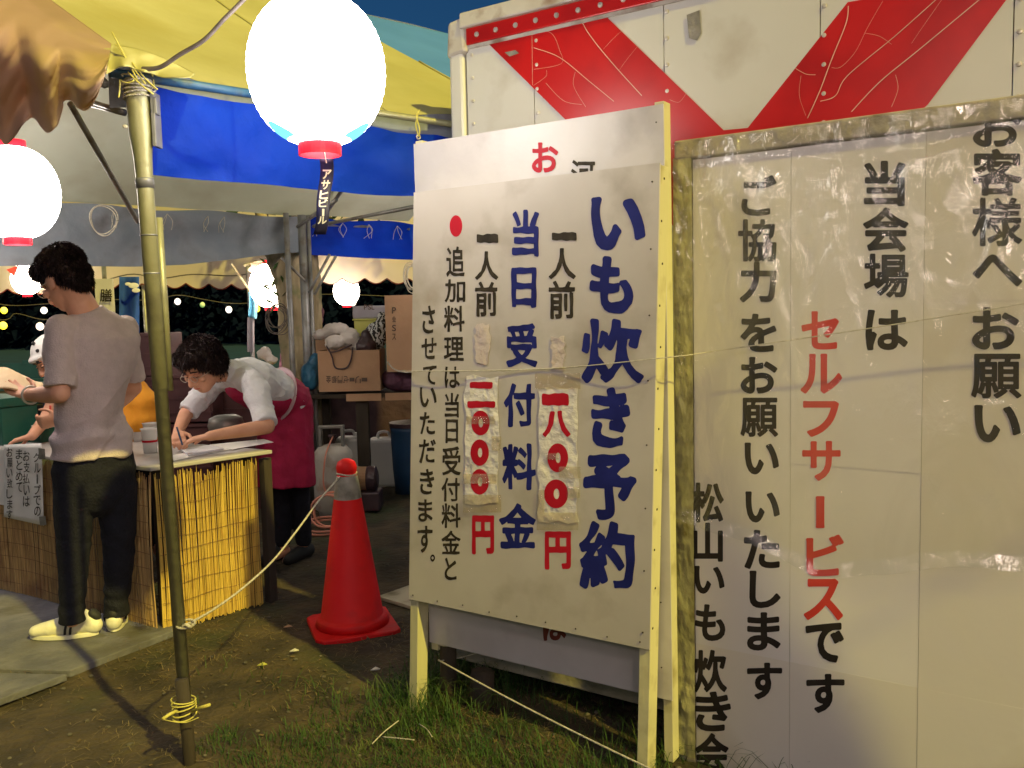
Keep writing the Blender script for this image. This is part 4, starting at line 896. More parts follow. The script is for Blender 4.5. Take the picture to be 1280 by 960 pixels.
# ================================================================== TABLE with reed screens
zT = .765
T0 = atz(203, 792, 0); T1 = atz(328, 757, 0); T2 = atz(0, 741, 0)
da = (T2-T0).normalized(); db = (T1-T0).normalized(); Lb_ = (T1-T0).length; La_ = 2.3
tbl = thing('reed_table', 'long table skirted with straw reed blinds where the woman writes', 'table', T0)
up = V((0, 0, 1))
c0 = T0; quad = [c0-da*.03-db*.03, c0+db*(Lb_+.07)-da*.03, c0+db*(Lb_+.07)+da*La_, c0-db*.03+da*La_]
MB().prism([p+up*(zT-.018) for p in quad], up*.018).build('table_top', 'tabletop', tbl, bevel=.004)
for a_, b_ in ((.06, .06), (.06, Lb_), (La_-.1, .06), (La_-.1, Lb_)):
    p = c0+da*a_+db*b_; MB().box(p+up*(zT-.03)/2, (.04, .04, zT-.032), da).build('leg', 'darkwood', tbl)
pm = T1+db*.03+da*.03
MB().box(pm+up*.36+db*.045, (.035, .05, .72), da).build('leg', 'darkwood', tbl, label='dark leg past the right end of the screen')
def reeds(o_, d_, L, n_out, m, seed, ztop=.70, names='reed_screen', a0=0, hole=None):
    rnd = random.Random(seed); g = MB(); x = 0
    while x < L:
        wdt = rnd.uniform(.0035, .0075); zt_ = ztop+.02*nz((x*6, seed, 0), 1)+rnd.uniform(-.02, .02)+(rnd.uniform(-.05, .03) if rnd.random() < .12 else 0)
        p = o_+d_*x+n_out*rnd.uniform(-.002, .004); lean = rnd.uniform(-.004, .004)
        if rnd.random() < .05: lean = rnd.uniform(-.02, .02)
        z0 = rnd.uniform(.004, .02)
        bow = n_out*(.012*math.sin(x*9+seed)); a = p+up*z0; b = p+d_*lean+up*zt_
        ms = [a+bow*.3, a.lerp(b, .35)+bow, a.lerp(b, .7)+bow*.8, b]
        g.tube(ms, [wdt*.55, wdt*.5, wdt*.48, wdt*.35], 5, cap=False); x += wdt*.95
    r = g.build(names, m, tbl, smooth=True, kind='stuff')
    g = MB(); z_ = .07
    while z_ < ztop-.03:
        g.tube([o_+d_*(L*i/30)+n_out*(.008+.012*math.sin(L*i/30*9+seed))+up*(z_+.022*nz((i*.12, z_*5, seed), 1)) for i in range(31)], .0011, 4); z_ += .074
    g.build('binding_threads', 'thread', tbl, kind='stuff')
na = V((da.y, -da.x, 0)); na = na if na.y < 0 else -na; nb = V((db.y, -db.x, 0)); nb = nb if nb.x > 0 else -nb
reeds(c0+nb*.01, db, Lb_, nb, 'straw', 1, .715); reeds(c0+na*.01+da*.012, da, La_-.05, na, 'strawshaded', 2, .72)
def patchm(x0, x1, z0, z1, off=.012): pass
# white paper on the table edge and on top
def onT(px, py, dz=0): p = atz(px, py, zT+dz); return p
def sheet(pts, name, m, label, cat, dz=.002, th=.0015, curl=0):
    return tag(MB().prism([onT(x, y, dz) for x, y in pts], up*th).build(name, m), label, cat)
sheet([(205, 572), (222, 568), (300, 553), (318, 556), (250, 569), (214, 577)], 'paper_sheet', 'notepaper', 'white sheet nearest the table corner under the woman\'s hands', 'paper')
sheet([(262, 556), (330, 549), (342, 553), (290, 562)], 'paper_sheet', 'notepaper', 'white sheet at the right end of the table top', 'paper', .004)
sheet([(225, 563), (262, 558), (280, 562), (236, 570)], 'notebook', 'whiteshirt', 'small white pad under the writing hand', 'notepad', .006, .008)
# handwritten notice taped on the left screen
tn = (-na)
def onF(px, py, off): # plane of the left screen
    r = ray(px, py); o_ = c0+na*off; k = (o_-EYE).dot(na)/r.dot(na); return EYE+r*k
nt_ = thing('paper_notice', 'handwritten white paper notice taped to the reed screen beside the man\'s leg', 'notice', onF(35, 650, .035))
def nf(u, v): x = 5+(52-5)*u+3*v*u; y = 556+(646-556)*v+13*u*v-2*u; return onF(x, y, .036+.006*nz((u*2, v*3, 0), 1.5)+.004*u*v)
o = MB().grid(nf, 12, 16).build('sheet', 'notepaper', nt_, smooth=True); o.modifiers.new('s', 'SOLIDIFY').thickness = .001
MB().prism([onF(-14, 560, .034), onF(6, 562, .034), onF(8, 632, .034), onF(-14, 628, .034)], na*.001).build('sheet', 'notepaper', nt_)
g = MB()
nlp = lambda x, y: onF(x, y, .044)
def colnote(s_, x, y0, y1, wd):
    n = len(s_); h = (y1-y0)/n
    g = MB()
    letters(g, [(c_, x-wd/2+(.5 if i % 2 else -.4), y0+h*i+.6, x+wd/2, y0+h*(i+1)-.9) if c_ != 'ー' else ('|', x-.8, y0+h*i+1, x+.8, y0+h*(i+1)-1) for i, c_ in enumerate(s_)], nlp, .006, .006)
    g.build('handwriting', 'inkbrown', nt_)
colnote('グループでの', 46.5, 565, 646, 8.5); colnote('お支払いは', 33, 563, 634, 8); colnote('まとめて', 24, 561, 616, 8); colnote('お願い致します', 12, 559, 650, 7)
MB().prism([onF(48, 560, .046), onF(56, 561, .046), onF(57, 574, .046), onF(49, 574, .046)], na*.0006).build('tape', 'ducttape', nt_)
MB().prism([onF(49, 646, .046), onF(57, 645, .046), onF(58, 656, .046), onF(50, 657, .046)], na*.0006).build('tape', 'ducttape', nt_)

# things on the table
def tpt(a_, b_, z_=0): return c0+da*a_+db*b_+up*(zT+z_)
def on_table(px, py): p = atz(px, py, zT); return p
def gbox(c, L, Wd, H, label, lid=True):
    b = thing('cash_box', label, 'metal box', c); MB().box(c+up*H*.4, (L, Wd, H*.8), da).build('body', 'greenbox', b, bevel=.006)
    if lid: MB().box(c+up*(H*.9+.001), (L+.012, Wd+.012, H*.2), da).build('lid', 'greenbox', b, bevel=.006); MB().box(c+up*H*.82+na*(Wd/2+.008), (.03, .008, .03), da).build('latch', 'rivet', b, bevel=.002)
    return b
q = on_table(5, 552); gbox(q, .34, .20, .25, 'large dark green metal box with a latch at the left edge of the table')
q = on_table(58, 550); gbox(q, .17, .17, .095, 'smaller dark green open tray holding papers, beside the large green box', False)
p5 = q+up*.082
tag(MB().box(p5+V((-.05, -.03, .006)), (.16, .05, .006), da).build('folded_paper', 'notepaper'), 'white folded slip on the green tray, nearer one', 'paper'); tag(MB().box(p5+V((-.05, .05, .006)), (.15, .04, .006), da).build('folded_paper', 'notepaper'), 'white folded slip on the green tray, farther one', 'paper')
def cup(c, r, h, label, m='plasticcup', red=False):
    b = thing('plastic_cup', label, 'cup', c)
    MB().lathe(c, [(r*.75, 0), (r*.82, h*.3), (r*.95, h*.95), (r*1.06, h), (r*.93, h*.97), (r*.8, h*.3), (r*.72, .004)], 24).build('cup_body', m, b, smooth=True)
    if red: MB().lathe(c+up*h*.45, [(r*.89, 0), (r*.915, h*.09)], 24, cap=False).build('red_line', 'red', b)
cup(on_table(188, 566)+V((0, -.0, 0)), .040, .12, 'clear plastic cup with a red line standing on the table corner by the pole', red=True)
cup(on_table(189, 552), .040, .10, 'clear tumbler behind the cup with the red line'); cup(on_table(173, 552), .030, .055, 'low clear cup half hidden by the man\'s hip')
# steel pot behind the woman\'s arms
q = atz(262, 552, zT)+V((0, .28, 0)); tag(MB().lathe(V((q.x, q.y, zT)), [(.07, 0), (.09, .02), (.10, .05), (.09, .09), (.06, .105), (.02, .11)], 28).build('steel_pot', 'steel', smooth=True), 'dull steel pot behind the woman\'s arms', 'pot')

# ================================================================== CONE, ROPES
cb = atz(441, 786, 0); cb = V((cb.x, cb.y, 0))
cone = thing('traffic_cone', 'red traffic cone with grey tape round its top, roped to the tent pole', 'traffic cone', cb)
ca = V((math.cos(.35), math.sin(.35), 0)); cbv = V((-ca.y, ca.x, 0)); hb = .185
pts = []
for k in range(8):
    a0 = k*math.pi/2; 
sq = [(-hb, -hb+.03), (-hb+.03, -hb), (hb-.03, -hb), (hb, -hb+.03), (hb, hb-.03), (hb-.03, hb), (-hb+.03, hb), (-hb, hb-.03)]
MB().prism([cb+ca*x+cbv*y+up*.004 for x, y in sq], up*.026).build('base', 'cone', cone, bevel=.006)
H_ = .745
MB().lathe(cb+up*.031, [(.165, 0), (.158, .03), (.150, .036), (.139, .04), (.055, H_-.135), (.040, H_-.05)], 36).build('cone_body', 'cone', cone, smooth=False)
for f in cone.children[-1].data.polygons: f.use_smooth = abs(f.normal.z) < .7
MB().lathe(cb+up*(.031+H_-.135-.03), [(.0615, -.01), (.060, .0), (.055, .045), (.0475, .09), (.046, .092)], 30, cap=False).build('grey_tape', 'ducttape', cone, smooth=True)
MB().lathe(cb+up*(.031+H_-.07), [(.033, 0), (.044, .012), (.046, .035), (.038, .058), (.018, .070), (.004, .073)], 24).build('top_knob', 'cone', cone, smooth=True)
kn = cb+up*(.031+H_-.065)
g = MB(); g.tube([kn+V((math.cos(t)*.044, math.sin(t)*.044, .004*math.sin(t*2))) for t in [2*math.pi*i/18 for i in range(19)]], .0038, 6)
rp0 = at(232, 780, 2.72)-V((0, .024, 0)); rp1 = at(425, 596, cb.y-.03)
line = [rp0]+[at(x, y, 2.70+(cb.y-.05-2.70)*t) for x, y, t in ((262, 765, .16), (300, 738, .33), (340, 702, .52), (372, 662, .70), (400, 624, .86))]+[rp1]
g.tube(catmull(line, 6), .0042, 6)
g.tube([rp0+V((math.cos(t)*.028, .024+math.sin(t)*.028, .004*math.sin(t))) for t in [2*math.pi*i/16 for i in range(17)]], .004, 6); g.tube(catmull([rp0, rp0+V((.012, -.006, .008)), rp0+V((.025, -.006, .002)), rp0+V((.034, -.004, .008))]), .006, 6)
tag(g.build('white_rope', 'rope', smooth=True), 'white rope sagging from the corner pole to the cone top', 'rope')
# thin string across the boards
sA_ = A_(512, 464, .004); sB_ = A_(840, 446, .02); sC_ = D_(900, 438, .06); sD_ = D_(1290, 378, .05)
sE_ = D_(1450, 350, .06)
tag(MB().tube(catmull([B_(480, 466, -.12), sA_, A_(680, 461, .0035), sB_, sC_, D_(1090, 410, .05), sD_, sE_], 6), .0016, 6).build('thin_string', 'rope', smooth=True), 'thin white string stretched across the front of both boards', 'string')
tag(MB().tube(sag(at(548, 825, 3.08), at(880, 992, 2.28), .012), .003, 6).build('thin_string', 'rope', smooth=True), 'white string slanting through the grass under the notice board', 'string')
tag(MB().tube(sag(at(548, 826, 3.08), at(600, 815, 3.2), .005), .002, 6).build('thin_string', 'rope', smooth=True), 'short white string end tied at the dark stake', 'string')
g = MB()
for k in range(4): c = V(((548-640)/1107*3.12, 3.12, .225+.009*k)); g.tube([c+V((math.cos(t)*.034, math.sin(t)*.034, 0)) for t in [2*math.pi*i/14 for i in range(15)]], .003, 5)
tag(g.build('string_wrap', 'rope', smooth=True), 'white string wound round the dark stake', 'string')
g = MB()
for a, b, c in (((465, 930), (480, 915), (498, 901)), ((478, 921), (500, 923), (518, 925)), ((524, 905), (534, 912), (540, 921))): g.tube(catmull([atz(*a, .03), atz(*b, .05), atz(*c, .06)]), .002, 5)
tag(g.build('string_scrap', 'rope', smooth=True), 'scraps of white string in the grass at the left board leg', 'string')

# ================================================================== BACK OF THE STALL: bench, boxes, bottles
YB = 6.5
xw = lambda px, Y: (px-640)/1107*Y
zBn = at(430, 492, YB).z
bench = thing('work_bench', 'dark wooden bench loaded with cardboard boxes behind the cone', 'bench', V((xw(450, YB), YB, 0)))
for k in range(4): MB().box(V((xw(460, YB)+.15, YB+.07+.16*k, zBn-.02)), (1.35, .15, .03)).build('plank', 'darkwood', bench, bevel=.003)
for a, b in ((432, 476), (481, 560)): MB().box(V(((xw(a, YB)+xw(b, YB))/2, YB-.012, zBn-.03)), ((xw(b, YB)-xw(a, YB)), .02, .055)).build('apron_board', 'card', bench, bevel=.003)
for px_ in (450, 540): MB().box(V((xw(px_, YB), YB+.05, (zBn-.04)/2)), (.09, .06, zBn-.045)).build('leg', 'darkwood', bench, bevel=.003)
MB().box(V((xw(392, YB), YB+.4, (zBn-.04)/2)), (.06, .06, zBn-.045)).build('leg', 'darkwood', bench)
def carton(x0, x1, y0, y1, Y, dpt, label, m='card', open_=False):
    a, b = at(x0, y1, Y), at(x1, y0, Y); r = thing('cardboard_box', label, 'box', V(((a.x+b.x)/2, Y+dpt/2, a.z)))
    W_, H2 = b.x-a.x, b.z-a.z; c = V(((a.x+b.x)/2, Y+dpt/2, a.z)); g = MB(); t = .006
    g.box(c+V((0, -dpt/2, H2/2)), (W_, t, H2)); g.box(c+V((0, dpt/2, H2/2)), (W_, t, H2)); g.box(c+V((-W_/2+t/2, 0, H2/2)), (t, dpt-t, H2)); g.box(c+V((W_/2-t/2, 0, H2/2)), (t, dpt-t, H2)); g.box(c+V((0, 0, t)), (W_-2*t, dpt-2*t, t))
    if not open_: g.box(c+V((0, 0, H2-t)), (W_-2*t, dpt-2*t, t))
    g.build('walls', m, r)
    return r
c1 = carton(399, 474, 437, 490, YB-.02, .32, 'cardboard box with upside down print and a dark bag strap over its front', open_=True)
g = MB(); letters(g, [('ー', 452, 472, 459, 477), ('リ', 444, 470, 451, 479), ('ー', 437, 472, 443, 477), ('ゼ', 429, 470, 436, 479), ('門', 422, 470, 428, 479), ('都', 415, 470, 421, 479), ('金', 407.5, 470, 413.5, 479)], lambda x, y: at(x, y, YB-.0275), .012, rot=True); g.build('lettering', 'cardink', c1)
carton(484, 540, 368, 465, YB-.1, .35, 'tall cardboard box on end with a vertical printed line, beside the notice board')
tb_ = [o for o in COL.objects if o.get('label', '').startswith('tall cardboard')][0]
g = MB(); letters(g, [(c_, 490, y_, 495, y_+8) for c_, y_ in (('P', 384), ('会', 395), ('S', 406), ('ス', 417))], lambda x, y: at(x, y, YB-.1075), .012); g.build('lettering', 'cardink', tb_)
# make the tall box rest on purple bundle / bench
carton(386, 432, 418, 450, YB+.36, .25, 'cardboard box behind the blue bag, beside the tree trunk')
def lump(name, m, label, cat, ells, voxel=.012, amp=.015, freq=9, smooth=3):
    mb = MB(); C0 = None
    for (px_, py_, Y, rx, ry, rz) in ells:
        c = at(px_, py_, Y); C0 = C0 or c; mb.ell(c, (rx, ry, rz))
    zmin = min(p.z for p in mb.v); r = thing(name, label, cat, V((C0.x, C0.y, zmin)))
    blob('cloth' if 'cloth' in name else 'body', mb, voxel, smooth, m, r, lambda p, n: amp*nz(p, freq)+amp*.9*abs(nz(p, freq*2.3))-amp*.5*abs(nz(p, freq*5))); return r
lump('plastic_bag', 'bagwhite', 'crumpled white plastic bag, upper one on the boxes', 'bag', [(420, 412, YB+.14, .10, .09, .05), (402, 418, YB+.14, .07, .07, .035), (438, 420, YB+.1, .06, .07, .06)])
lump('plastic_bag', 'bagwhite', 'crumpled white plastic bag spilling over the box with the strap', 'bag', [(418, 428, YB+.0, .07, .07, .05), (436, 424, YB+.05, .07, .06, .06), (446, 432, YB+.08, .05, .06, .06)])
lump('dark_bag', 'bagdark', 'dark brown handbag lying in the open cardboard box', 'bag', [(456, 432, YB+.08, .09, .08, .06), (457, 420, YB+.08, .03, .03, .045)])
lump('patterned_bag', 'zebra', 'black and white zebra patterned bag leaning on the tall box', 'bag', [(470, 420, YB+.16, .09, .08, .11), (478, 408, YB+.18, .05, .06, .12)], amp=.01)
lump('blue_bag', 'bagblue', 'blue plastic bag between the tree trunk and the cardboard box', 'bag', [(388, 470, YB+.06, .07, .09, .10), (393, 452, YB+.08, .05, .06, .06)])
lump('purple_bundle', 'purple', 'dark purple cloth bundle under the tall cardboard box', 'bundle', [(497, 474, YB+.14, .13, .13, .09), (512, 476, YB+.14, .10, .12, .08)], amp=.012)
g = MB(); st_ = [at(x, y, YB-.04) for x, y in ((409, 433), (415, 446), (418, 458), (424, 461), (434, 459), (439, 448), (441, 434))]; g.tube(catmull(st_), .006, 6); g.tube(catmull([at(408, 432, YB-.05), at(413, 440, YB-.05), at(424, 438, YB-.05), at(440, 431, YB-.03)]), .006, 6)
tag(g.build('bag_strap', 'bagdark', smooth=True), 'dark looped bag strap hanging over the front of the open box', 'strap')
tub = thing('storage_tub', 'clear storage tub with a yellow front stacked behind the zebra bag', 'tub', at(455, 420, YB+.4))
a = at(442, 420, YB+.4); b = at(484, 378, YB+.4); W_ = b.x-a.x
MB().box(V(((a.x+b.x)/2, YB+.52, a.z+.06)), (W_*.95, .24, .13)).build('tub_body', 'yellowbox', tub, bevel=.008); MB().box(V(((a.x+b.x)/2, YB+.52, a.z+.182)), (W_, .26, .10)).build('tub_body', 'clearplastic', tub, bevel=.01)
MB().box(V(((a.x+b.x)/2, YB+.52, a.z+.12+.006)), (W_*1.03, .27, .012)).build('tub_lid', 'yellowbox', tub, bevel=.003)
g = MB(); letters(g, [('P', 455, 381, 459, 387), ('S', 460, 381, 464, 387), ('L', 464.5, 381, 468, 387)], lambda x, y: at(x, y, YB+.385), .012); g.build('lettering', 'cardink', tub)
tag(MB().tube(catmull([at(484, 452, YB-.12), at(492, 461, YB-.12), at(504, 465, YB-.12), at(516, 465, YB-.12)]), .006, 6).build('string_loop', 'rope'), 'white cord slung under the tall cardboard box', 'cord')
# gas cylinder
gc = V((xw(412, 6.2), 6.2, 0)); rg = .140
gas = thing('gas_cylinder', 'weathered grey gas cylinder with a square handle collar behind the cone', 'gas cylinder', gc)
MB().lathe(gc, [(rg*.8, 0), (rg*.82, .03), (rg, .05), (rg*1.01, .2), (rg, .40), (rg*.93, .45), (rg*.7, .49), (rg*.3, .505), (.02, .51)], 32).build('tank', 'gas', gas, smooth=True)
g = MB()
for sx in (-1, 1): g.box(gc+V((sx*.078, -.02, .555)), (.022, .05, .13))
g.box(gc+V((0, -.02, .63)), (.178, .055, .02)); g.build('handle', 'steel', gas, bevel=.004)
MB().lathe(gc+up*.51, [(.02, 0), (.02, .04), (.03, .045), (.03, .06), (.012, .065)], 14).build('valve', 'bagdark', gas, smooth=True)
g = MB(); letters(g, [('ー', 394, 567, 402, 572), ('L', 403, 565, 409, 576), ('P', 411, 565, 417, 576), ('S', 419, 565, 425, 576)], lambda x, y: at(x, y, 6.05), .02); 
tag(MB().tube(catmull([gc+V((.01, -.03, .56)), gc+V((-.02, -.15, .45)), gc+V((-.04, -.165, .28)), gc+V((-.03, -.16, .2))]), .006, 6).build('gas_hose', 'hose', smooth=True), 'thin orange hose hanging from the gas cylinder valve', 'hose')
# hose coil
hc = V((xw(404, 5.75), 5.75, 0)); g = MB(); rnd = random.Random(3)
for k in range(5):
    r_ = .105+.02*rnd.random(); ti = rnd.uniform(-.3, .6); cc = hc+V((rnd.uniform(-.03, .03), rnd.uniform(-.05, .05), .10+.015*k))
    if k < 3: ti = 1.05+rnd.uniform(-.15, .15); cc = hc+V((rnd.uniform(-.02, .02), .02*k, .125))
    else: ti = .12; cc = hc+V((-.02, -.05, .03+.02*(k-3))); r_ = .14
    g.tube([cc+V((r_*math.cos(t), r_*math.sin(t)*math.cos(ti), r_*math.sin(t)*math.sin(ti))) for t in [2*math.pi*i/28 for i in range(29)]], .0075, 7)
g.tube(catmull([hc+V((-.11, -.02, .12)), hc+V((-.2, -.05, .07)), hc+V((-.30, .0, .04)), hc+V((-.42, .1, .03))]), .0075, 7)
tag(g.build('hose_coil', 'hose', smooth=True), 'coiled orange pink hose on the ground at the gas cylinder', 'hose')
def jerry(px, Y, label, h=.36, wd=.2):
    c = V((xw(px, Y), Y, 0)); r = thing('water_can', label, 'water can', c)
    MB().box(c+up*h/2, (wd, .17, h)).build('can_body', 'jerry', r, bevel=.03)
    g = MB(); g.tube(catmull([c+V((-.05, 0, h-.005)), c+V((-.04, 0, h+.04)), c+V((.03, 0, h+.045)), c+V((.05, 0, h-.005))]), .012, 8); g.build('handle', 'jerry', r, smooth=True)
    MB().lathe(c+V((wd*.35, 0, h-.004)), [(.024, 0), (.024, .035), (.01, .037)], 14).build('cap', 'whitepaint', r); return r
jerry(477, 7.2, 'white plastic water can under the bench, right of the bench leg', .40, .25); jerry(433, 7.1, 'white plastic water can behind the gas cylinder', .43, .2)
c = V((xw(512, 6.9), 6.9, 0)); bn = thing('blue_bin', 'dark blue plastic barrel half hidden by the notice board', 'bin', c); MB().lathe(c, [(.14, 0), (.155, .2), (.165, .5), (.17, .52), (.155, .53)], 28).build('bin_body', 'bin', bn, smooth=True); MB().lathe(c+up*.531, [(.172, 0), (.172, .03), (.05, .045)], 28).build('lid', 'bagdark', bn)
c = V((xw(437, 6.25), 6.35, .15)); rl = thing('rolled_mat', 'beige roll with a black end lying behind the cone', 'roll', c-up*.15)
MB().lathe(c+V((-.06, .05, .07)), [(.085, -.08), (.09, 0), (.09, .14)], 24, V((0, .97, .1)), V((0, -.1, .97)), V((1, -.25, 0)).normalized()).build('roll', 'card', rl, smooth=False); MB().lathe(c+V((.075, .015, .07)), [(.088, 0), (.096, .02), (.096, .07), (.06, .085)], 24, V((0, .97, .1)), V((0, -.1, .97)), V((1, -.25, 0)).normalized()).build('end_cap', 'bagdark', rl)
tag(MB().box(V((xw(452, 6.3), 6.35, .07)), (.2, .2, .135)).build('black_crate', 'bagdark', bevel=.01), 'low black crate under the beige roll', 'crate')
tag(MB().box(V((xw(452, 7.9), 8.0, .42)), (1.5, .1, .84)).build('dark_backboard', 'bagdark', bevel=.01), 'dark cabinet behind the gas cylinder', 'backboard')  # dark back board closing off the view under the bench
# dark crates behind the woman, pot lid, etc.
def crate(px0, px1, py0, py1, Y, d, label):
    a, b = at(px0, py1, Y), at(px1, py0, Y); c = V(((a.x+b.x)/2, Y+d/2, a.z)); W_, H2 = b.x-a.x, b.z-a.z; r = thing('plastic_crate', label, 'crate', c)
    g = MB(); t = .02; g.box(c+V((0, -d/2, H2/2)), (W_, t, H2)); g.box(c+V((0, d/2, H2/2)), (W_, t, H2)); g.box(c+V((-W_/2, 0, H2/2)), (t, d, H2)); g.box(c+V((W_/2, 0, H2/2)), (t, d, H2)); g.box(c+V((0, 0, .02)), (W_, d, .02)); g.build('crate_body', 'crate', r, bevel=.004)
    g = MB()
    for k in range(3): g.box(c+V((0, -d/2-.013, H2*(.2+.3*k))), (W_+.02, .012, .014))
    g.box(c+V((0, -d/2-.016, H2-.01)), (W_+.04, .02, .022)); g.build('ribs', 'crate', r)
crate(166, 206, 416, 470, 6.3, .3, 'dark maroon crate, top of the stack right of the man'); crate(164, 208, 471, 530, 6.3, .3, 'dark maroon crate under the top one, right of the man'); crate(164, 208, 531, 640, 6.3, .3, 'lowest dark maroon crate, standing on the ground')
crate(209, 262, 468, 528, 6.25, .3, 'dark maroon crate behind the woman\'s head'); crate(209, 262, 529, 640, 6.25, .3, 'dark maroon crate on the ground behind the woman'); crate(263, 330, 478, 640, 6.5, .3, 'tall dark maroon crate behind the woman\'s chest')
q = at(345, 470, 6.3); tag(MB().box(q+V((-.03, 0, -.02)), (.22, .2, .035)).build('yellow_tray', 'yellowbox', bevel=.005), 'yellow tray behind the woman\'s back', 'tray')
lump('plastic_bag', 'bagwhite', 'shiny crumpled bag on the yellow tray behind the woman', 'bag', [(331, 442, 6.3, .05, .05, .045), (340, 450, 6.3, .05, .05, .03)])
tag(MB().box(V((q.x-.03, 6.3, (q.z-.04)/2)), (.18, .16, q.z-.042)).build('stool', 'darkwood', bevel=.004), 'dark stand holding the yellow tray', 'stand')
# towel post
pp = thing('towel_post', 'thin metal post with a netted scoop and slanted stick behind the stooping woman', 'post', V((xw(318, 7.6), 7.6, 0)))
MB().tube([V((xw(318, 7.6), 7.6, 0)), V((xw(316, 7.6), 7.6, at(317, 330, 7.6).z))], .020, 8).build('pole', 'polegrey', pp, smooth=True)
MB().tube([at(289, 330, 7.5), at(314, 366, 7.55)], .012, 6).build('stick', 'oldwood', pp); MB().tube([at(305, 332, 7.5), at(320, 327, 7.5), at(341, 325, 7.5)], .013, 6).build('scoop_handle', 'oldwood', pp)
def nett(u, v): return at(312+20*u+2*math.sin(v*5), 329+(17-4*abs(u-.5)*4)*v, 7.45+.05*math.sin(u*3.1))
MB().grid(nett, 10, 8).build('scoop_net', 'tancloth', pp, smooth=True)
def tw(u, v): return at(310.5+(9.5+1*v)*u+.8*math.sin(v*4), 365+(31+3*u)*v, 7.48+.03*math.sin(u*6))
o = MB().grid(tw, 10, 14).build('hand_towel', 'towel', smooth=True); tag(o, 'light blue towel hanging on the thin metal post', 'towel'); o.modifiers.new('s', 'SOLIDIFY').thickness = .006
def tw2(u, v): return at(309+9*u, 396+(44)*v, 7.5+.03*math.sin(u*6))
o = MB().grid(tw2, 8, 12).build('cloth_strip', 'clearplastic', smooth=True); tag(o, 'darker translucent cloth strip below the light blue towel', 'cloth')
# sign and banner behind the man
sg = thing('kanji_sign', 'small white sign with one black kanji behind the man\'s neck', 'sign', at(131, 400, 8.2)); MB().box(at(130, 373, 8.2)+V((0, .02, 0)), (.17, .02, .36)).build('board', 'whiteboard2', sg, bevel=.003)
g = MB(); letters(g, [('膳', 125, 361, 140, 377)], lambda x, y: at(x, y, 8.185), .015); g.build('lettering', 'blackink', sg)
MB().box(at(130, 373, 8.2)+V((0, .035, -.5)), (.03, .03, 1.6)).build('post', 'polegrey', sg)
def bnr(u, v): return at(149+25*u, 346+150*v, 7.9+.06*math.sin(u*5+v*2))
o = MB().grid(bnr, 12, 20).build('nobori_banner', 'banner', smooth=True); tag(o, 'blue cloth banner with pale marks hanging between the man and the corner pole', 'banner'); o.modifiers.new('s', 'SOLIDIFY').thickness = .003
g = MB()
for x, y, r in ((167, 357, 5), (170, 363, 4), (160, 355, 3)): g.ell(at(x, y, 7.82), (r/1107*7.8*1.3, .004, r/1107*7.8*.7))
g.build('pale_mark', 'whitepaint', o)
# low dark benches on the lawn edge at the far left
for k, (px_, Y, w_) in enumerate(((15, 14, 1.4), (52, 15, .9))):
    c = V((xw(px_, Y), Y, 0)); r = thing('low_bench', ['long dark navy bench on the lawn at the far left', 'shorter dark navy bench on the lawn beside the long one'][k], 'bench', c)
    MB().box(c+up*.42, (w_, .5, .06)).build('seat', 'bin', r, bevel=.005); MB().box(c+up*.62+V((0, .25, 0)), (w_, .04, .25)).build('backrest', 'bin', r)
    for sx in (-1, 1): MB().box(c+up*.195+V((sx*w_*.42, 0, 0)), (.06, .4, .388)).build('leg', 'bin', r)

# ================================================================== PEOPLE
def head_prims(g, c, f, u, s=1.0):
    f = f.normalized(); u = (u-f*u.dot(f)).normalized(); r_ = f.cross(u)
    L = lambda x, y, z: c+(r_*x+f*y+u*z)*s
    e = lambda p, rr: g.ell(L(*p), tuple(k*s for k in rr), r_, f, u)
    e((0, -.012, .025), (.074, .094, .088)); e((0, .018, -.035), (.060, .072, .075)); e((0, .040, -.085), (.036, .040, .030)); e((0, .0, -.060), (.052, .060, .040))
    e((0, .072, .030), (.050, .020, .028))
    g.loft([L(0, .084, .012), L(0, .102, -.020), L(0, .106, -.034)], [.008*s, .012*s, .015*s]); e((.014, .094, -.036), (.009, .010, .008)); e((-.014, .094, -.036), (.009, .010, .008))
    e((0, .083, -.060), (.024, .012, .007)); e((0, .081, -.071), (.020, .012, .008))
    for sx in (-1, 1):
        e((sx*.042, .070, -.020), (.022, .018, .018)); g.ell(L(sx*.076, -.004, -.008), (.012*s, .024*s, .035*s), (r_+f*-.5*sx).normalized(), f, u); g.ell(L(sx*.074, .004, -.028), (.008*s, .012*s, .014*s), r_, f, u)
    return L, r_, f, u
def face_parts(root, L, r_, f, u, s=1.0, glasses=True):
    for sx in (-1, 1):
        MB().ell(L(sx*.031, .083, .004), (.014*s, .010*s, .005*s), r_, f, u, 12, 8).build('eyelid', 'skin', root, smooth=True)
        MB().tube([L(sx*.046, .083, .0), L(sx*.031, .0925, -.001), L(sx*.018, .088, .0)], .0016*s, 5).build('eyelashes', 'hair', root)
        MB().tube([L(sx*.052, .078, .024), L(sx*.034, .092, .030), L(sx*.016, .092, .026)], .0034*s, 6).build('eyebrow', 'hair', root, smooth=True)
    MB().tube([L(-.020, .088, -.065), L(0, .095, -.0655), L(.020, .088, -.065)], .0022*s, 5).build('lips', 'redprint', root)
    if glasses:
        gl = None; g = MB()
        for sx in (-1, 1): g.tube([L(sx*.033+.022*math.cos(t), .104, -.002+.016*math.sin(t)) for t in [2*math.pi*i/18 for i in range(19)]], .0014*s, 5)
        g.tube([L(-.011, .104, 0), L(0, .108, .003), L(.011, .104, 0)], .0014*s, 5)
        for sx in (-1, 1): g.tube([L(sx*.055, .104, 0), L(sx*.080, .06, .002), L(sx*.083, .0, .0)], .0013*s, 5)
        g.build('glasses', 'rivet', root, smooth=True)
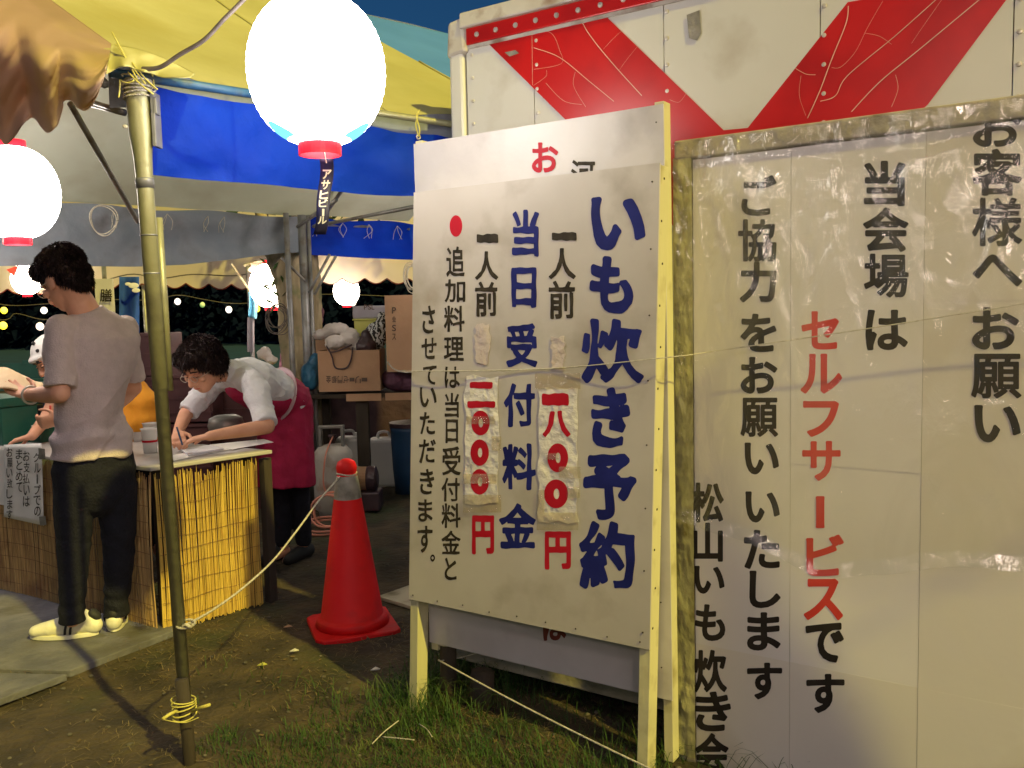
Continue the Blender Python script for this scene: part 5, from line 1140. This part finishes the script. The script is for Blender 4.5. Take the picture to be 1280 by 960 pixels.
def hair_blob(root, g, spikes, length, seed, down=.3, voxel=.006, amp=.010, cond=None):
    rnd = random.Random(seed)
    def ex(co, no):
        ev, ef = [], []; n = len(co)
        for _ in range(spikes):
            i = rnd.randrange(n); p = V(co[i]); nn = V(no[i])
            cmb = V((.15, -.1, -1.0)); cmb = cmb-nn*cmb.dot(nn); d = (nn*.55+cmb*.9+V((rnd.gauss(0, .22), rnd.gauss(0, .22), rnd.gauss(0, .2)-down*.4))).normalized(); l = length*rnd.uniform(.5, 1.3); b = d.cross(V((rnd.random(), rnd.random(), rnd.random()))).normalized()*.0016
            m = p+d*l*.5; e = p+d*l+V((0, 0, -l*.3)); k = len(ev); p = p-nn*.004; ev += [p-b*2, p+b*2, m+b*1.4, e, m-b*1.4]; ef.append((k, k+1, k+2, k+3, k+4))
        return ev, ef
    return blob('hair', g, voxel, 1, 'hair', root, lambda p, n: amp*.6*nz(p, 13)+amp*.35*nz(p, 34), ex)
def hand_prims(g, wr, d, pn, thumb, s=1.0, curl=.5, spread=.12, left=True):
    """wr wrist, d direction of fingers, pn palm normal (towards what is held), thumb side vector"""
    d = d.normalized(); t = (thumb-d*thumb.dot(d)).normalized(); pn = (pn-d*pn.dot(d)-t*pn.dot(t)).normalized()
    g.loft([wr, wr+d*.03*s, wr+d*.085*s], [(.027*s, .017*s), (.036*s, .015*s), (.040*s, .013*s)], t)
    for k, (off, ln) in enumerate(((.030, .070), (.010, .078), (-.011, .073), (-.031, .058))):
        b = wr+d*.080*s+t*off*s; c_ = curl*(1+.15*k); dd = (d+t*(off*spread*20*.3)).normalized()
        a1 = c_*.5; p1 = b+(dd*math.cos(a1)+pn*math.sin(a1))*ln*.48*s; a2 = a1+c_*.9; p2 = p1+(dd*math.cos(a2)+pn*math.sin(a2))*ln*.30*s; a3 = a2+c_*.7; p3 = p2+(dd*math.cos(a3)+pn*math.sin(a3))*ln*.22*s
        g.loft([b-dd*.012*s, p1, p2, p3], [.0092*s, .0085*s, .0078*s, .0068*s], n=10)
    b = wr+d*.022*s+t*.026*s; p1 = b+(t*.75+d*.6+pn*.3).normalized()*.038*s; p2 = p1+(t*.25+d*.85+pn*.45).normalized()*.032*s; p3 = p2+(d*.9+pn*.5-t*.1).normalized()*.022*s
    g.loft([b, p1, p2, p3], [.013*s, .0105*s, .0095*s, .008*s], n=10)
def folds(amp, f1, dirv, seed=0, amp2=.5):
    def fn(p, n):
        q = p.dot(dirv); return amp*nz(V((p.x*f1*.45, p.y*f1*.45, q*f1))+V((seed, 0, 0)), 1)+amp*amp2*nz(p, 38)*.5
    return fn

# ---- standing man, seen from behind, reading a paper
man = thing('person', 'standing man in mauve t-shirt and dark trousers, back turned, holding a paper', 'person', V((-1.80, 3.80, .03)))
mf = V((-.62, .78, 0)).normalized(); mr = V((mf.y, -mf.x, 0))
g = MB()
hc_ = at(80, 352, 3.78); hf = V((-.80, .30, -.50)); hu = V((-.42, .16, .88))
L, hr, hf2, hu2 = head_prims(g, hc_, hf, hu, 1.0)
nk = at(110, 398, 3.80)
g.loft([L(0, -.02, -.045), at(99, 378, 3.79), nk, nk-V((0, 0, .05))], [.058, .062, .066, .07])
chest = at(113, 440, 3.80); wst = at(112, 520, 3.80); pel = at(116, 590, 3.81)
g.loft([nk-V((0, 0, .03)), at(115, 418, 3.8), chest, wst, pel], [(.10, .06), (.155, .09), (.150, .095), (.100, .080), (.135, .10)], mr)
shL = at(76, 414, 3.68); elL = at(75, 492, 3.62); wrL = at(36, 494, 3.74)
shR = at(154, 414, 3.93); elR = at(166, 484, 4.02); wrR = at(140, 512, 4.26)
g.loft([shL, shL.lerp(elL, .5), elL], [.052, .045, .038]); g.loft([elL, elL.lerp(wrL, .35), wrL], [.040, .039, .026])
g.loft([shR, shR.lerp(elR, .5), elR], [.052, .045, .038]); g.loft([elR, elR.lerp(wrR, .35), wrR], [.040, .039, .026])
hd = (at(8, 484, 3.82)-wrL); hand_prims(g, wrL, hd, V((0, .2, 1)), V((.2, .9, .3)), .98, .35)
hand_prims(g, wrR, V((-.8, .5, .1)), V((0, .2, 1)), V((-.2, -.8, .3)), .98, .5)
ank = [(at(92, 640, 3.76), at(92, 700, 3.75), at(90, 768, 3.745)), (at(147, 640, 3.88), at(149, 700, 3.87), at(145, 760, 3.88))]
for a, b, c in ank: g.loft([pel+(a-pel)*.5, a, b, c-V((0, 0, .02))], [.08, .07, .052, .036])
blob('body', g, .0052, 2, 'skin', man)
face_parts(man, L, hr, hf2, hu2)
g = MB(); e = lambda p, rr: g.ell(L(*p), rr, hr, hf2, hu2)
e((0, -.024, .066), (.096, .108, .080)); e((0, -.060, .008), (.084, .062, .075)); e((0, .045, .085), (.075, .06, .042)); e((.064, -.045, .036), (.022, .045, .045)); e((-.064, -.045, .036), (.022, .045, .045)); e((0, -.08, -.045), (.055, .03, .045))
hair_blob(man, g, 9000, .017, 2, .1, amp=.012)
# t-shirt
g = MB()
g.tube([at(115, 570, 3.80), at(114, 550, 3.80), at(112, 520, 3.80), at(113, 480, 3.80), at(114, 445, 3.80), at(116, 422, 3.80), at(113, 406, 3.80), at(109, 394, 3.795), at(107, 388, 3.79)], [(.168, .128), (.156, .122), (.140, .112), (.160, .118), (.196, .130), (.192, .122), (.155, .098), (.088, .076), (.070, .066)], 36, mr)
for a, b in ((shL, elL), (shR, elR)):
    g.loft([nk.lerp(a, .12)-V((0, 0, .022)), nk.lerp(a, .6)-V((0, 0, .012)), a], [.058, .060, .060]); d = (b-a).normalized(); g.loft([a-d*.012-V((0, 0, .0)), a+d*.06], [.063, .062]); g.tube([a, a+d*.06, a+d*.15, a+d*.235], [.060, .061, .058, .062], 24)
cc_ = catmull([V((x, y, 0)) for x, y in ((133, 93), (148, 84), (160, 83), (175, 88), (190, 92), (206, 97), (240, 96))], 5); ct_ = catmull([V((x, y, 0)) for x, y in ((139, 55), (170, 60), (205, 72), (244, 92))], 5)
def corner(u, v):
    i = u*(len(cc_)-1); a = cc_[int(i)].lerp(cc_[min(int(i)+1, len(cc_)-1)], i % 1); j = u*(len(ct_)-1); b = ct_[int(j)].lerp(ct_[min(int(j)+1, len(ct_)-1)], j % 1); q = a.lerp(b, v)
    return at(q.x, q.y, 2.60+.10*u+.10*v+.022*nz((u*5, v*2, 0), 1)+.012*math.sin(u*19+v*3)*(1-v))
o = MB().grid(corner, 50, 14).build('canopy_corner', 'yellowcloth', tent, smooth=True); o.modifiers.new('s', 'SOLIDIFY').thickness = .002
tdir = V((.55, .45, .70)).normalized()
def tf(p, n):
    z = p.z; amp = .006+.010*max(0, 1-abs(z-1.0)/.22)
    q = p.dot(tdir); back = nz(V((p.dot(V((.7, .6, -.5)))*11, q*2.2, 3)), 1)
    return amp*back*2.2+(.015*math.sin((z-.05*p.x)*64+2.5*nz(p, 5))*max(0, 1-abs(z-.93)/.085))*max(0, nz(p, 3)+.6)+.002*nz(p, 30)+.006*max(0, 1-abs(nz(V((p.dot(V((.7, .6, -.5)))*7, q*3.0, 9)), 1))*9)*min(1, max(0, 1.35-z)*4)
blob('tshirt', g, .0060, 2, 'shirt', man, tf)
# trousers
g = MB()
g.loft([at(118, 560, 3.80), at(118, 585, 3.81), at(120, 612, 3.82)], [(.150, .108), (.172, .124), (.164, .122)], mr)
for (a, b, c), hpx, dd in ((ank[0], 96, 3.77), (ank[1], 146, 3.87)):
    g.loft([at(hpx, 606, dd), a, b], [(.088, .096), (.080, .088), .062]); g.tube([a, b, b.lerp(c, .5), c+V((0, 0, .00)), c-V((0, 0, .035))], [(.080, .088), .063, .056, .052, .057], 28)
def jf(p, n): z = p.z; kz = max(0, 1-abs(z-.16)/.15)+.5*max(0, 1-abs(z-.45)/.10)+.35; return .004*kz*math.sin(z*70+6*nz(p, 6)+p.x*9)*max(0, nz(p, 6)+.4)+.004*nz(p, 11)+.002*nz(p, 28)
blob('trousers', g, .0070, 2, 'jeans', man, jf)
def shoe(c, d, label):
    d = V((d[0], d[1], 0)).normalized(); sd_ = V((-d.y, d.x, 0)); c = V((c.x, c.y, .032)); g = MB()
    P = lambda x, y, z: c+d*x+sd_*y+V((0, 0, z))
    g.loft([P(-.10, 0, .045), P(-.05, 0, .052), P(.02, .0, .052), P(.08, .004, .042), P(.145, .006, .034)], [(.036, .040), (.038, .044), (.042, .040), (.046, .034), (.038, .026)], sd_)
    g.loft([P(-.085, 0, .06), P(-.05, 0, .085)], [.034, .036]); 
    r = blob('shoe', g, .005, 3, 'shoe', man, lambda p, n: .0015*nz(p, 40))
    g = MB(); pts = []
    n = 32
    def out(t): x = math.cos(t); y = math.sin(t); return (.022+x*.150*(1 if x > 0 else .93), y*(.050 if x > -.2 else .044))
    lo = [P(out(2*math.pi*i/n)[0], out(2*math.pi*i/n)[1], 0) for i in range(n)]; g.prism(lo, V((0, 0, .020))); g.build('sole', 'shoe', r, bevel=.003)
    for x in (-.012, .010):
        for sg_ in (1, -1):
            g = MB(); g.tube([P(x, sg_*.0425, .022), P(x-.004, sg_*.0465, .045), P(x-.010, sg_*.040, .072)], [(.0055, .004)]*3, 8); g.build('stripe', 'shoedark', r, smooth=True)
    g = MB(); g.loft([P(-.112, 0, .082), P(-.098, 0, .098)], [(.022, .020), (.026, .020)], sd_); g.build('heel_tab', 'shoedark', r, smooth=True)
    g = MB()
    for k in range(4): x = .02+.017*k; g.tube([P(x, .024, .092-.008*k), P(x+.006, 0, .097-.008*k), P(x, -.024, .092-.008*k)], .0032, 6)
    g.build('laces', 'whitepaint', r, smooth=True)
fa = atz(84, 806, .0); shoe(V((fa.x+.01, fa.y+.02, 0)), (-1, -.10), 'l'); fb = atz(143, 797, 0); shoe(V((fb.x-.03, fb.y+.09, 0)), (-.35, .94), 'r')
MB().tube([wrL+(elL-wrL)*.06+(V((math.cos(t), 0, 0))*.0) + ((elL-wrL).normalized().orthogonal()*math.cos(t)+(elL-wrL).normalized().cross((elL-wrL).normalized().orthogonal())*math.sin(t))*.0285 for t in [2*math.pi*i/20 for i in range(21)]], .005, 6).build('watch', 'rivet', man, smooth=True)
def ppf(u, v):
    a, b, c, d = at(-14, 492, 3.66), at(60, 489, 3.86), at(-10, 462, 3.95), at(52, 474, 4.03)
    p = a.lerp(b, u).lerp(c.lerp(d, u), v); return p+V((0, 0, .018*math.sin(u*5)+.010*nz((u*3, v*3, 0), 1)+.004))
o = MB().grid(ppf, 16, 10).build('paper_envelope', 'card', smooth=True); o.data.materials[0] = mat('envelope', (.58, .42, .23), (.66, .50, .30), 6, .7, .2); o.modifiers.new('s', 'SOLIDIFY').thickness = .006; tag(o, 'tan paper envelope held open in the standing man\'s hand', 'envelope')

# ---- woman stooping over the table, writing
wom = thing('person', 'stooping woman in white shirt and crimson apron writing on the table', 'person', V((-1.28, 5.0, 0)))
g = MB()
wc = at(253, 459, 4.50); wf = V((-.40, -.78, -.50)); wu = V((-.22, -.40, .88))
L, r_, f_, u_ = head_prims(g, wc, wf, wu, 1.04)
wn = at(289, 464, 4.63)
wsL = at(317, 480, 4.50); weL = at(334, 533, 4.34); wwL = at(262, 545, 4.16)
wsR = at(268, 478, 4.78); weR = at(232, 518, 4.62); wwR = at(222, 541, 4.36)
hipw = at(358, 498, 5.0)
g.loft([L(0, -.03, -.05), wn, wn.lerp(hipw, .2)], [.052, .055, .07]); g.loft([wn.lerp(hipw, .12), wn.lerp(hipw, .35), wn.lerp(hipw, .75), hipw], [(.12, .07), (.13, .09), (.11, .085), (.10, .08)], (wsL-wsR).normalized())
g.loft([wsL, wsL.lerp(weL, .5), weL], [.050, .043, .038]); g.loft([weL, weL.lerp(wwL, .3), wwL], [.038, .036, .024])
g.loft([wsR, wsR.lerp(weR, .5), weR], [.050, .043, .037]); g.loft([weR, weR.lerp(wwR, .35), wwR], [.036, .034, .024])
hand_prims(g, wwL, at(226, 552, 4.14)-wwL, V((0, 0, -1)), V((.1, .8, .1)), .92, .42)
hand_prims(g, wwR, at(224, 556, 4.22)-wwR, V((.5, 0, -.4)), V((.8, -.3, 0)), .92, .8)
for sx in (-.07, .07):
    q = hipw+V((sx*.8, 0, -.06)); g.loft([q, V((q.x-.01, 5.0, .48)), V((q.x-.01, 5.05, .10))], [.075, .050, .036]); g.loft([V((q.x-.01, 5.07, .05)), V((q.x-.08, 4.95, .03))], [(.035, .03), (.035, .025)])
blob('body', g, .0052, 2, 'skin', wom); face_parts(wom, L, r_, f_, u_, 1.04)
g = MB(); e = lambda p, rr: g.ell(L(*p), rr, r_, f_, u_)
e((0, -.020, .065), (.108, .112, .088)); e((0, -.065, .0), (.098, .068, .088)); e((.086, -.012, .028), (.028, .050, .062)); e((-.086, -.012, .028), (.028, .050, .062)); e((0, .058, .092), (.080, .050, .036)); e((.0, -.07, -.06), (.07, .05, .05))
hair_blob(wom, g, 9000, .019, 4, .25, amp=.012)
g = MB(); sdv = (wsL-wsR).normalized()
ws2 = wn.lerp(hipw, .1)
g.loft([wn.lerp(hipw, .06), wn.lerp(hipw, .25), wn.lerp(hipw, .55), wn.lerp(hipw, 1.0)], [(.105, .075), (.165, .122), (.156, .118), (.148, .112)], sdv)
g.loft([wn-(hipw-wn)*.02, wn.lerp(hipw, .10)], [(.070, .062), (.09, .07)], sdv)
for a, b, c in ((wsL, weL, wwL), (wsR, weR, wwR)):
    d = (b-a).normalized(); g.loft([a-d*.01, a+d*.08], [.066, .066]); g.tube([a, a.lerp(b, .5), a.lerp(b, .94)], [.066, .060, .055], 22)
    g.loft([a.lerp(wn.lerp(hipw, .15), .5), a], [.07, .064])
blob('shirt', g, .0065, 2, 'whiteshirt', wom, lambda p, n: .011*nz(V((p.x*8, p.y*8, p.z*14)), 1)+.004*nz(p, 26)+.006*max(0, 1-abs(nz(V((p.x*6+p.z*9, p.y*6, p.z*4)), 1))*8))
# apron: bib + skirt
g = MB(); bax = (hipw-wn).normalized(); belly = V((-.30, -.55, -.78)); belly = (belly-bax*belly.dot(bax)).normalized()
q0, q1, q2 = wn.lerp(hipw, .22)+belly*.070, wn.lerp(hipw, .6)+belly*.070, hipw+belly*.03
g.loft([q0, q1, q2], [(.105, .062), (.130, .074), (.145, .10)], sdv)
g.tube([hipw+V((0, 0, .06)), hipw-V((0, 0, .03)), at(357, 560, 4.98), at(356, 606, 4.97)], [(.125, .115), (.148, .130), (.160, .150), (.172, .16)], 30, V((1, 0, 0)))
g.loft([wn.lerp(hipw, .72), hipw], [(.156, .120), (.152, .125)], sdv)
blob('apron', g, .0075, 3, 'apron', wom, lambda p, n: .010*nz(V((p.x*12, p.y*12, p.z*2.5)), 1)*(1 if p.z < .9 else .5)+.004*nz(p, 20))
g = MB(); a_ = wn.lerp(hipw, .84); pts = []
n_ = 26
pts = [a_+sdv*.166*math.cos(t)+belly*.134*math.sin(t)+bax*.02*math.sin(t) for t in [2*math.pi*i/n_ for i in range(n_+1)]]
g.tube(pts, [(.004, .021)]*len(pts), 8, side=None); g.build('apron_tie', 'apronpink', wom, smooth=True)
g = MB(); qd = wn.lerp(hipw, .32)+belly*.142; g.box(qd, (.10, .003, .035), sdv, None, bax)
g = MB()
for sx in (-.075, .075):
    q = hipw+V((sx*.8, 0, -.10)); g.loft([q, V((q.x-.01, 5.0, .48)), V((q.x-.01, 5.05, .12))], [.085, .060, .048])
blob('trousers', g, .009, 2, 'jeans', wom)
g = MB()
for sx in (-.07, .07): x = hipw.x+sx-.01; o = MB().loft([V((x, 5.09, .05)), V((x-.04, 5.0, .045)), V((x-.07, 4.93, .035))], [(.042, .045), (.044, .04), (.04, .03)]).build('shoe', 'shoedark', wom, smooth=True)
tag(MB().tube([at(228, 556, 4.12), at(221, 534, 4.16)], .0045, 8).build('pen', 'bin'), 'pen in the stooping woman\'s hand', 'pen')

# ---- person in orange bending at the table behind the man
og = thing('person', 'person in an orange shirt and white cap bending over the table, mostly behind the man', 'person', V((xw(150, 4.95), 4.95, 0)))
g = MB(); oc = at(66, 446, 4.75); L, r_, f_, u_ = head_prims(g, oc, V((-.5, -.6, -.6)), V((-.4, -.3, .8)))
on_ = at(92, 468, 4.8); oh = at(165, 540, 4.98); osL = at(112, 480, 4.66); oeL = at(90, 530, 4.5); owL = at(76, 524, 4.42); osR = at(85, 470, 4.95); oeR = at(60, 520, 4.8); owR = at(40, 545, 4.6)
g.loft([L(0, -.03, -.05), on_], [.05, .055]); g.loft([on_, on_.lerp(oh, .5), oh], [(.12, .08), (.15, .10), (.15, .11)], V((.2, .9, 0)))
g.loft([osL, oeL], [.05, .038]); g.loft([oeL, owL], [.038, .026]); g.loft([osR, oeR], [.05, .038]); g.loft([oeR, owR], [.038, .026])
hand_prims(g, owL, V((-.7, -.3, -.1)), V((-.2, .2, -1)), V((-.2, -.3, .8)), .95, 1.0); hand_prims(g, owR, V((-.8, -.2, -.2)), V((0, 0, -1)), V((.1, .8, 0)), .95, .4)
for sx in (-.07, .07): g.loft([oh+V((sx, .0, 0)), V((oh.x+sx, 4.95, .45)), V((oh.x+sx, 5.1, .06))], [.09, .06, .04])
blob('body', g, .007, 2, 'skin', og); face_parts(og, L, r_, f_, u_, 1.0, False)
g = MB(); g.ell(L(0, -.015, .035), (.088, .104, .088), r_, f_, u_); g.ell(L(0, .06, .05), (.07, .05, .02), r_, f_, u_); blob('cap', g, .008, 2, 'cap', og)
for x_, y_, z_ in ((-.05, .05, .08), (.04, .07, .06), (-.07, -.02, .07), (-.02, .03, .118), (.06, .0, .08), (-.04, .085, .04)):
    q_ = L(x_, y_, z_); MB().ell(q_, (.010, .010, .010), nu=10, nv=6).build('spot', 'shoedark', og, smooth=True)
g = MB(); g.loft([on_, on_.lerp(oh, .3), on_.lerp(oh, .7), oh+V((0, 0, -.02))], [(.10, .08), (.185, .13), (.19, .15), (.19, .16)], V((.2, .9, 0)))
d = (oeL-osL); g.loft([osL, osL+d*.5], [.075, .07]); g.tube([osL, osL+d*.8], [.07, .068], 20); d = (oeR-osR); g.loft([osR, osR+d*.5], [.075, .07])
g.loft([at(150, 470, 4.80), at(174, 505, 4.80), at(182, 548, 4.80)], [.07, .10, .10])
g.loft([at(165, 505, 4.8), at(150, 545, 4.72)], [.09, .10])
blob('shirt', g, .008, 2, 'orange', og, lambda p, n: .014*nz(V((p.x*7, p.y*7, p.z*12)), 1)+.004*nz(p, 22))
g = MB()
for sx in (-.07, .07): g.loft([oh+V((sx, .0, 0)), V((oh.x+sx, 4.95, .45)), V((oh.x+sx, 5.1, .10))], [.11, .075, .055])
blob('trousers', g, .012, 2, 'jeans', og)
tag(MB().tube([at(63, 528, 4.40), at(63, 507, 4.42)], .005, 8).build('pencil', 'redprint'), 'red pencil held upright by the person in orange', 'pencil')

# ---- person behind the tree
pk = thing('person', 'person in a pink hood half hidden behind the tree trunk', 'person', V((xw(380, 7.7), 7.7, 0)))
g = MB(); pc = at(391, 396, 7.7); L, r_, f_, u_ = head_prims(g, pc, V((.2, -.8, -.5)), V((0, -.3, .9)))
pn_ = at(386, 425, 7.75); ph = at(372, 505, 7.8); g.loft([L(0, -.03, -.05), pn_], [.05, .055]); g.loft([pn_, pn_.lerp(ph, .5), ph], [(.13, .08), (.16, .1), (.15, .11)], V((1, 0, 0)))
for sx in (-1, 1): a = pn_+V((sx*.17, 0, -.03)); b = a+V((sx*.04, -.05, -.26)); c = b+V((0, -.22, -.02)); g.loft([a, b], [.05, .038]); g.loft([b, c], [.036, .026]); hand_prims(g, c, V((0, -1, 0)), V((0, 0, -1)), V((-sx, 0, 0)), .95, .5)
for sx in (-.08, .08): g.loft([ph+V((sx, 0, 0)), V((ph.x+sx, 7.8, .45)), V((ph.x+sx, 7.85, .08))], [.09, .06, .04])
blob('body', g, .009, 2, 'skin', pk); face_parts(pk, L, r_, f_, u_, 1.0, False)
g = MB(); g.ell(L(0, -.03, .03), (.10, .10, .105), r_, f_, u_); g.ell(L(0, -.05, -.06), (.09, .07, .08), r_, f_, u_); blob('hood', g, .009, 2, 'pink', pk, lambda p, n: .008*nz(p, 16))
g = MB(); g.loft([pn_, pn_.lerp(ph, .4), ph], [(.15, .10), (.20, .13), (.19, .14)], V((1, 0, 0)))
for sx in (-1, 1): a = pn_+V((sx*.17, 0, -.03)); b = a+V((sx*.04, -.05, -.26)); c = b+V((0, -.22, -.02)); g.loft([a, b], [.068, .056]); g.loft([b, b.lerp(c, .8)], [.054, .045])
blob('jacket', g, .010, 2, 'pink', pk, lambda p, n: .008*nz(p, 14))
g = MB()
for sx in (-.08, .08): g.loft([ph+V((sx, 0, 0)), V((ph.x+sx, 7.8, .45)), V((ph.x+sx, 7.85, .1))], [.11, .075, .055])
blob('trousers', g, .014, 2, 'jeans', pk)

# ================================================================== GRASS, STRAW, LITTER
rnd = random.Random(11)
def gpix(x, y): p = atz(x, y, 0); return p
def blades(mb, p, h, wd, n):
    for _ in range(n):
        a = rnd.uniform(0, 6.283); l = rnd.uniform(.3, 1.3)*h; d = V((math.cos(a)*l, math.sin(a)*l, 0)); b = V((-d.y, d.x, 0)).normalized()*wd; q = p+V((rnd.uniform(-.02, .02), rnd.uniform(-.02, .02), 0))
        m1 = q+d*.25+up*h*.45; m2 = q+d*.65+up*h*.80; e = q+d*1.05+up*h*rnd.uniform(.72, .98)
        mb.add([q-b, q+b, m1+b*.9, m1-b*.9, m2+b*.6, m2-b*.6, e], [(0, 1, 2, 3), (3, 2, 4, 5), (5, 4, 6)])
gm = MB(); dense = 0
for _ in range(52000):
    x = rnd.uniform(-1.6, 2.3); y = rnd.uniform(1.9, 4.3)
    p = V((x, y, 0)); dn = -p.dot(NRM)
    if dn > 2.30: dens = 1.0 if dn < 2.78 and p.dot(WDIR) > sl2-.25 else 0
    else: dens = max(0, 1-abs((2.30-dn))/.62) if x > -.75 else max(0, 1-abs((2.30-dn))/.35)*.5
    if x < -.35: dens *= max(.0, 1-(-.35-x)/1.0)
    dens *= .25+1.3*max(0, nz((x*1.0, y*1.0, 0), 2.2)+.45)
    if p.dot(WDIR) > cs0+.03: dens *= .22
    if rnd.random() > dens: continue
    h = (.6 if p.dot(WDIR) > cs0 else .62)*rnd.uniform(.03, .12)*(1.5 if dn > 2.15 else .8)*(1.35 if nz((x, y, 4), 2) > .1 else .8); p.z = gz(x, y)-.003
    blades(gm, p, h, .0016, 1)
for _ in range(5200):
    x = rnd.uniform(-1.05, .2); y = rnd.uniform(2.25, 2.95); p = V((x, y, gz(x, y)-.003))
    if nz((x, y, 0), 3.1) < -.02: continue
    blades(gm, p, rnd.uniform(.015, .045), .0014, 1)
tag(gm.build('grass', 'grass', kind='stuff'), 'green grass tufts growing along the feet of the boards', 'grass')
gm = MB()
for _ in range(4200):
    x = rnd.uniform(-2.2, .3); y = rnd.uniform(2.2, 4.1); 
    if nz((x*1.3, y*1.3, 8), 1.6) < -.05 and rnd.random() < .8: continue
    a = rnd.uniform(0, 6.28); l = rnd.uniform(.015, .06); d = V((math.cos(a), math.sin(a), 0)); b = V((-d.y, d.x, 0)); c = V((x, y, gz(x, y)+.004)); cv_ = rnd.uniform(-.3, .3)*l; w_ = rnd.uniform(.0005, .0012)
    q = [c-d*l*.5, c-d*l*.1+b*cv_+up*rnd.uniform(.002, .012), c+d*l*.5+up*rnd.uniform(0, .01)]
    gm.add([q[0]-b*w_, q[0]+b*w_, q[1]+b*w_, q[1]-b*w_, q[2]+b*w_*.5, q[2]-b*w_*.5], [(0, 1, 2, 3), (3, 2, 4, 5)])
tag(gm.build('dry_grass', 'drygrass', kind='stuff'), 'dry straw and dead grass strewn over the brown dirt', 'dry grass')
gm = MB()
for _ in range(260):
    x = rnd.uniform(-2.0, .2); y = rnd.uniform(2.4, 4.6); c = V((x, y, gz(x, y)+.005)); a = rnd.uniform(0, 6.28); r = rnd.uniform(.004, .012); d = V((math.cos(a), math.sin(a), rnd.uniform(-.2, .3)))*r; b = V((-math.sin(a), math.cos(a), rnd.uniform(-.2, .3)))*r*.6
    gm.prism([c-d, c-d*.2+b, c+d, c-b], up*.002)
gp = MB()
for _ in range(420):
    x = rnd.uniform(-2.2, .6); y = rnd.uniform(2.2, 5.2); r = rnd.uniform(.003, .011); gp.ell((x, y, gz(x, y)+r*.3), (r, r*rnd.uniform(.6, 1), r*.6), nu=7, nv=5)
tag(gp.build('pebbles', 'concrete_pebble', kind='stuff'), 'small grey pebbles scattered over the trodden dirt', 'pebbles')
tag(gm.build('leaf_litter', 'oldleaf', kind='stuff'), 'scattered small dead leaves on the dirt', 'leaf litter')
for k, (x, y, m, lb) in enumerate(((368, 822, 'litter', 'small white scrap lying on the dirt left of the board leg'), (360, 790, 'card', 'pale brown leaf on the dirt below the cone'), (469, 838, 'litter', 'tiny white scrap right of the cone in the shade'), (328, 838, 'yellowbox', 'yellowish leaf in the lit grass below the rope'), (17, 744, 'litter', 'white scrap at the foot of the reed screen'))):
    p = gpix(x, y)+up*(.012+gz(*gpix(x, y)[:2])); gq = MB()
    gq.prism([p+V((-.018, -.004, 0)), p+V((.002, -.012, .004)), p+V((.02, .002, .002)), p+V((.0, .012, .006))], up*.003); tag(gq.build('scrap', m), lb, 'scrap')
